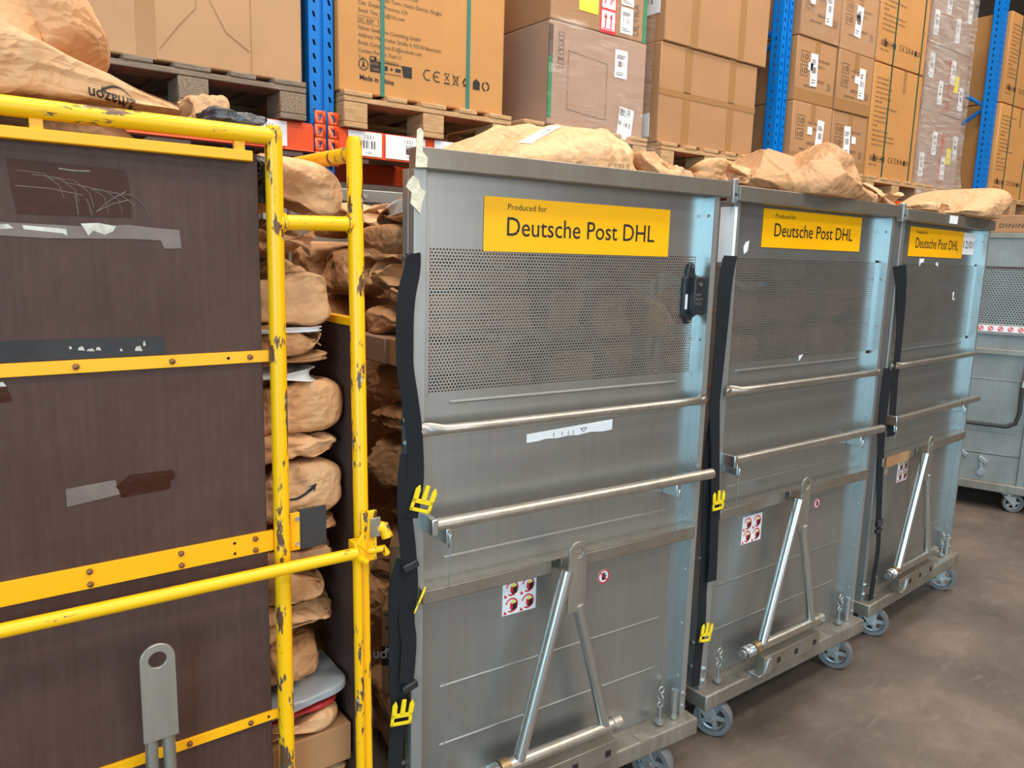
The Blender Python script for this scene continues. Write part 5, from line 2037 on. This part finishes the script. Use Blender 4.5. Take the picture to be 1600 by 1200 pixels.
for xx in (-.070, -.035):
    line(m, xx, .215, xx, .175, .005)
    line(m, xx, .175, xx - .010, .187, .005)
    line(m, xx, .175, xx + .010, .187, .005)
line(m, -.083, .217, -.020, .217, .004)
m.build('printed_arrows', 'ink_soft', cb)
m = MB()
barcode(m, -.065, .145, .07, .022, -.0016, 18, 8)
m.build('barcode', 'ink_soft', cb)
MB().box(-.045, -.001, .02, .02, .0005, .045).build('shipping_label', 'white_paper', cb)
# seen through the open upper side behind the yellow cart
o = bag('paper bag with a black logo behind the yellow gate tube', XL, XL + .32, 1.83, 2.10, 1.385, 1.53, 170, 'kraft', .012, (.3, .3), n=20, pax='y')
L = logo_geo(.026)
stamp(o, L[0], L[1], (0, .03, .075), (0, -1, 0), (0, 0, 1), (1, 0, 0), 'printed_logo', 'ink')
bag('paper bag behind the logo bag, furthest seen past the yellow cart', XL, XL + .32, 2.11, 2.44, 1.385, 1.52, 171, 'kraft', .014, n=16, pax='y')
bag('paper bag on top towards the rear of the nearest silver cart', XL, XL + .34, 1.83, 2.15, 1.535, 1.63, 172, 'kraft_light', .016, n=16, pax='y')
bag('filled paper bag carrying the logo bag in the nearest silver cart', XL, XL + .34, 1.83, 2.44, .18, 1.383, 173, 'kraft', .004, n=14, pax='y')


def through_mesh(i, seed, who):
    F = FR[i]
    rn = ['top', 'upper', 'middle', 'lower']
    cn = ['left', 'centre', 'right']
    zs = [1.575, 1.435, 1.290, 1.130, 1.0]
    rnd = random.Random(seed)
    for r in range(4):
        for c in range(3):
            if i == 0 and c == 0:
                xa, xb = -.065 - .0, .115
            else:
                xa, xb = -.40 + .265 * c, -.145 + .265 * c
            if i == 0:
                xa, xb = [(-.066, .10), (.105, .25), (.255, .40)][c] if False else [(-.055, .12), (.125, .262), (.267, .405)][c]
            y0 = .055 + rnd.random() * .05
            bag('paper bag behind the perforated panel of the %s silver cart, %s %s' % (who, rn[r], cn[c]), xa, xb, y0, y0 + .30, zs[r + 1] + .002, zs[r] - .002, seed + r * 3 + c, rnd.choice(('kraft', 'kraft_light')), .014, frame=F, n=14)


for i, who in ((0, 'nearest'), (1, 'middle'), (2, 'third')):
    through_mesh(i, 200 + 20 * i, who)
    F = FR[i]
    if i == 0:
        bag('full paper bags column base in the nearest silver cart', -.05, .40, .06, .42, .18, .998, 260, 'kraft', .004, frame=F, n=14)
    else:
        # column seen in the narrow gap at the open left side
        zs = [.18, .27, .36, .45, .55, .64, .73, .83, .92, .998]
        for k in range(9):
            bag('paper bag in the left gap of the %s silver cart, layer %s up' % (who, ('one', 'two', 'three', 'four', 'five', 'six', 'seven', 'eight', 'nine')[k]), -.415, -.12, .045, .40, zs[k] + .001, zs[k + 1] - .001,
                300 + 20 * i + k, 'kraft', .014, frame=F, n=14, pax='y')
        bag('filled paper bag inside the %s silver cart behind the lower panel' % who, -.10, .40, .06, .42, .18, .998, 340 + i, 'kraft', .004, frame=F, n=14)
        o = carton('striped paper carton at the upper left gap of the %s silver cart' % who, -.42, -.16, .06, .40, 1.578, 1.655, 'carton', bevel=.003, frame=F)
        MB().box(-.1312, .02, .012, -.130, .12, .030).box(-.1312, .02, .038, -.130, .09, .05).build('printed_stripe', 'ink_soft', o)
bag('paper bag just under the rail inside the nearest silver cart, left half', -.02, .18, .06, .40, 1.578, 1.70, 270, 'kraft', .014, frame=FR[0], n=14)
bag('paper bag just under the rail inside the nearest silver cart, right half', .19, .40, .06, .40, 1.578, 1.70, 271, 'kraft', .014, frame=FR[0], n=14)
bag('paper bag under the heap of the middle silver cart', -.13, .38, .06, .42, 1.578, 1.70, 272, 'kraft', .014, frame=FR[1], n=14)
bag('paper bag under the heap of the third silver cart', -.13, .38, .06, .42, 1.578, 1.70, 273, 'kraft', .014, frame=FR[2], n=14)

# bags heaped on top of the silver carts
o = bag('large paper bag with a long white label lying on the nearest silver cart', -.27, .215, .065, .37, 1.716, 1.800, 401, 'kraft_light', .014, (.3, .1), frame=FR[0], n=34, rz=-.04, rx=.25, power=6, prof=[(-1, .1), (-.5, .6), (.2, .95), (.85, 1.1), (1, 1.0)])
g = rect_geo(.20, .034, 14, 4)
stamp(o, g[0], g[1], (-.09, -.14, .2), (1, .75, 0), (-.75, 1, 0), (0, 0, -1), 'shipping_label', 'white_paper')
tl = text_geo('A 0128', .02, .9)
stamp(o, tl[0], tl[1], (-.02, -.075, .2), (1, .75, 0), (-.75, 1, 0), (0, 0, -1), 'label_print', 'ink_soft', .0022)
tl = text_geo('|||||| || |||', .018, .9)
stamp(o, tl[0], tl[1], (.135, 0, .045), (1, 0, 0), (0, 0, 1), (0, 1, 0), 'printed_text', 'ink')
bag('creased paper bag at the right of the large labelled bag', .205, .405, .06, .34, 1.704, 1.800, 402, 'kraft', .020, (.3, .7), frame=FR[0], n=24)
bag('folded paper flap at the right end of the nearest cart top', .36, .47, .12, .30, 1.716, 1.760, 403, 'kraft_light', .012, (.6, .6), frame=FR[0], n=16, rz=.2)
o = bag('big loose crumpled paper bag with green print draped on the middle silver cart', -.17, .50, -.012, .36, 1.712, 1.868, 411, 'kraft', .026, (.2, .5), frame=FR[1], n=40, rz=.02, power=5, prof=[(-1, .6), (-.75, 1.0), (-.2, .92), (.1, .8), (.7, .5), (1, .3)])
g = rect_geo(.05, .05, 5, 4)
tl = text_geo('III', .055, 1.0)
stamp(o, tl[0], tl[1], (.0, 0, .045), (1, 0, -.1), (.1, 0, 1), (0, 1, 0), 'printed_text', 'ink_green')
bag('brown paper bag behind the left corner of the middle silver cart', -.50, -.14, .10, .42, 1.700, 1.815, 412, 'kraft', .020, (.7, .3), frame=FR[1], n=26)
bag('small twisted paper bag between the nearest and middle silver carts', -.60, -.48, .16, .34, 1.716, 1.765, 413, 'kraft', .016, (.6, .6), frame=FR[1], n=16)
bag('pale paper bag at the left corner of the third silver cart', -.50, -.13, .08, .36, 1.706, 1.806, 421, 'kraft_light', .014, (.4, .6), frame=FR[2], n=26)
bag('pale puffed paper bag overhanging the right corner of the third silver cart', .00, .60, -.03, .30, 1.714, 1.816, 422, 'kraft_light', .020, (.4, .3), frame=FR[2], n=34, power=5, prof=[(-1, .15), (-.4, .42), (.1, .85), (.5, 1.0), (.8, .8), (1, .4)])
bag('low creased paper bag in the middle of the third silver cart top', -.14, .14, .02, .34, 1.706, 1.765, 423, 'kraft_light', .016, (.5, .5), frame=FR[2], n=22)

# ------------------------------------------------------------------ families of repeats
bpy.context.view_layer.update()
for o in list(COL.objects):
    if o.parent or 'label' not in o:
        continue
    n = o.name.split('.')[0]
    L = o['label']
    x = o.matrix_world.translation
    if n in ('paper_bag', 'plastic_mailer'):
        kind = 'paper bags' if n == 'paper_bag' else 'plastic mailers'
        if 'perforated panel' in L:
            g = kind + ' seen through the perforated panels'
        elif x.z > 1.695:
            g = kind + ' heaped on top of the carts'
        elif x.x < 0.75:
            g = kind + ' stacked in the yellow cart'
        elif x.x < 1.75:
            g = kind + ' loaded in the nearest silver cart'
        else:
            g = kind + ' loaded in the further silver carts'
    elif n == 'cardboard_box' and x.y > 2.5:
        g = 'small cartons in two columns' if L.startswith('small printed') else ('tall strapped cartons on the rack' if 'tall' in L and 'straps' in L else 'cartons on the rack')
    elif n == 'cardboard_box':
        g = 'cartons packed in the carts'
    elif n in ('wooden_pallet', 'rack_upright', 'rack_beam', 'location_card', 'roll_container', 'stretch_film'):
        g = {'wooden_pallet': 'pallets on the rack', 'rack_upright': 'blue rack uprights', 'rack_beam': 'orange rack beams', 'location_card': 'white cards on the rack beam',
             'roll_container': 'silver roll containers', 'stretch_film': 'stretch film around stacks'}[n]
    else:
        continue
    o['group'] = g
bpy.context.view_layer.update()
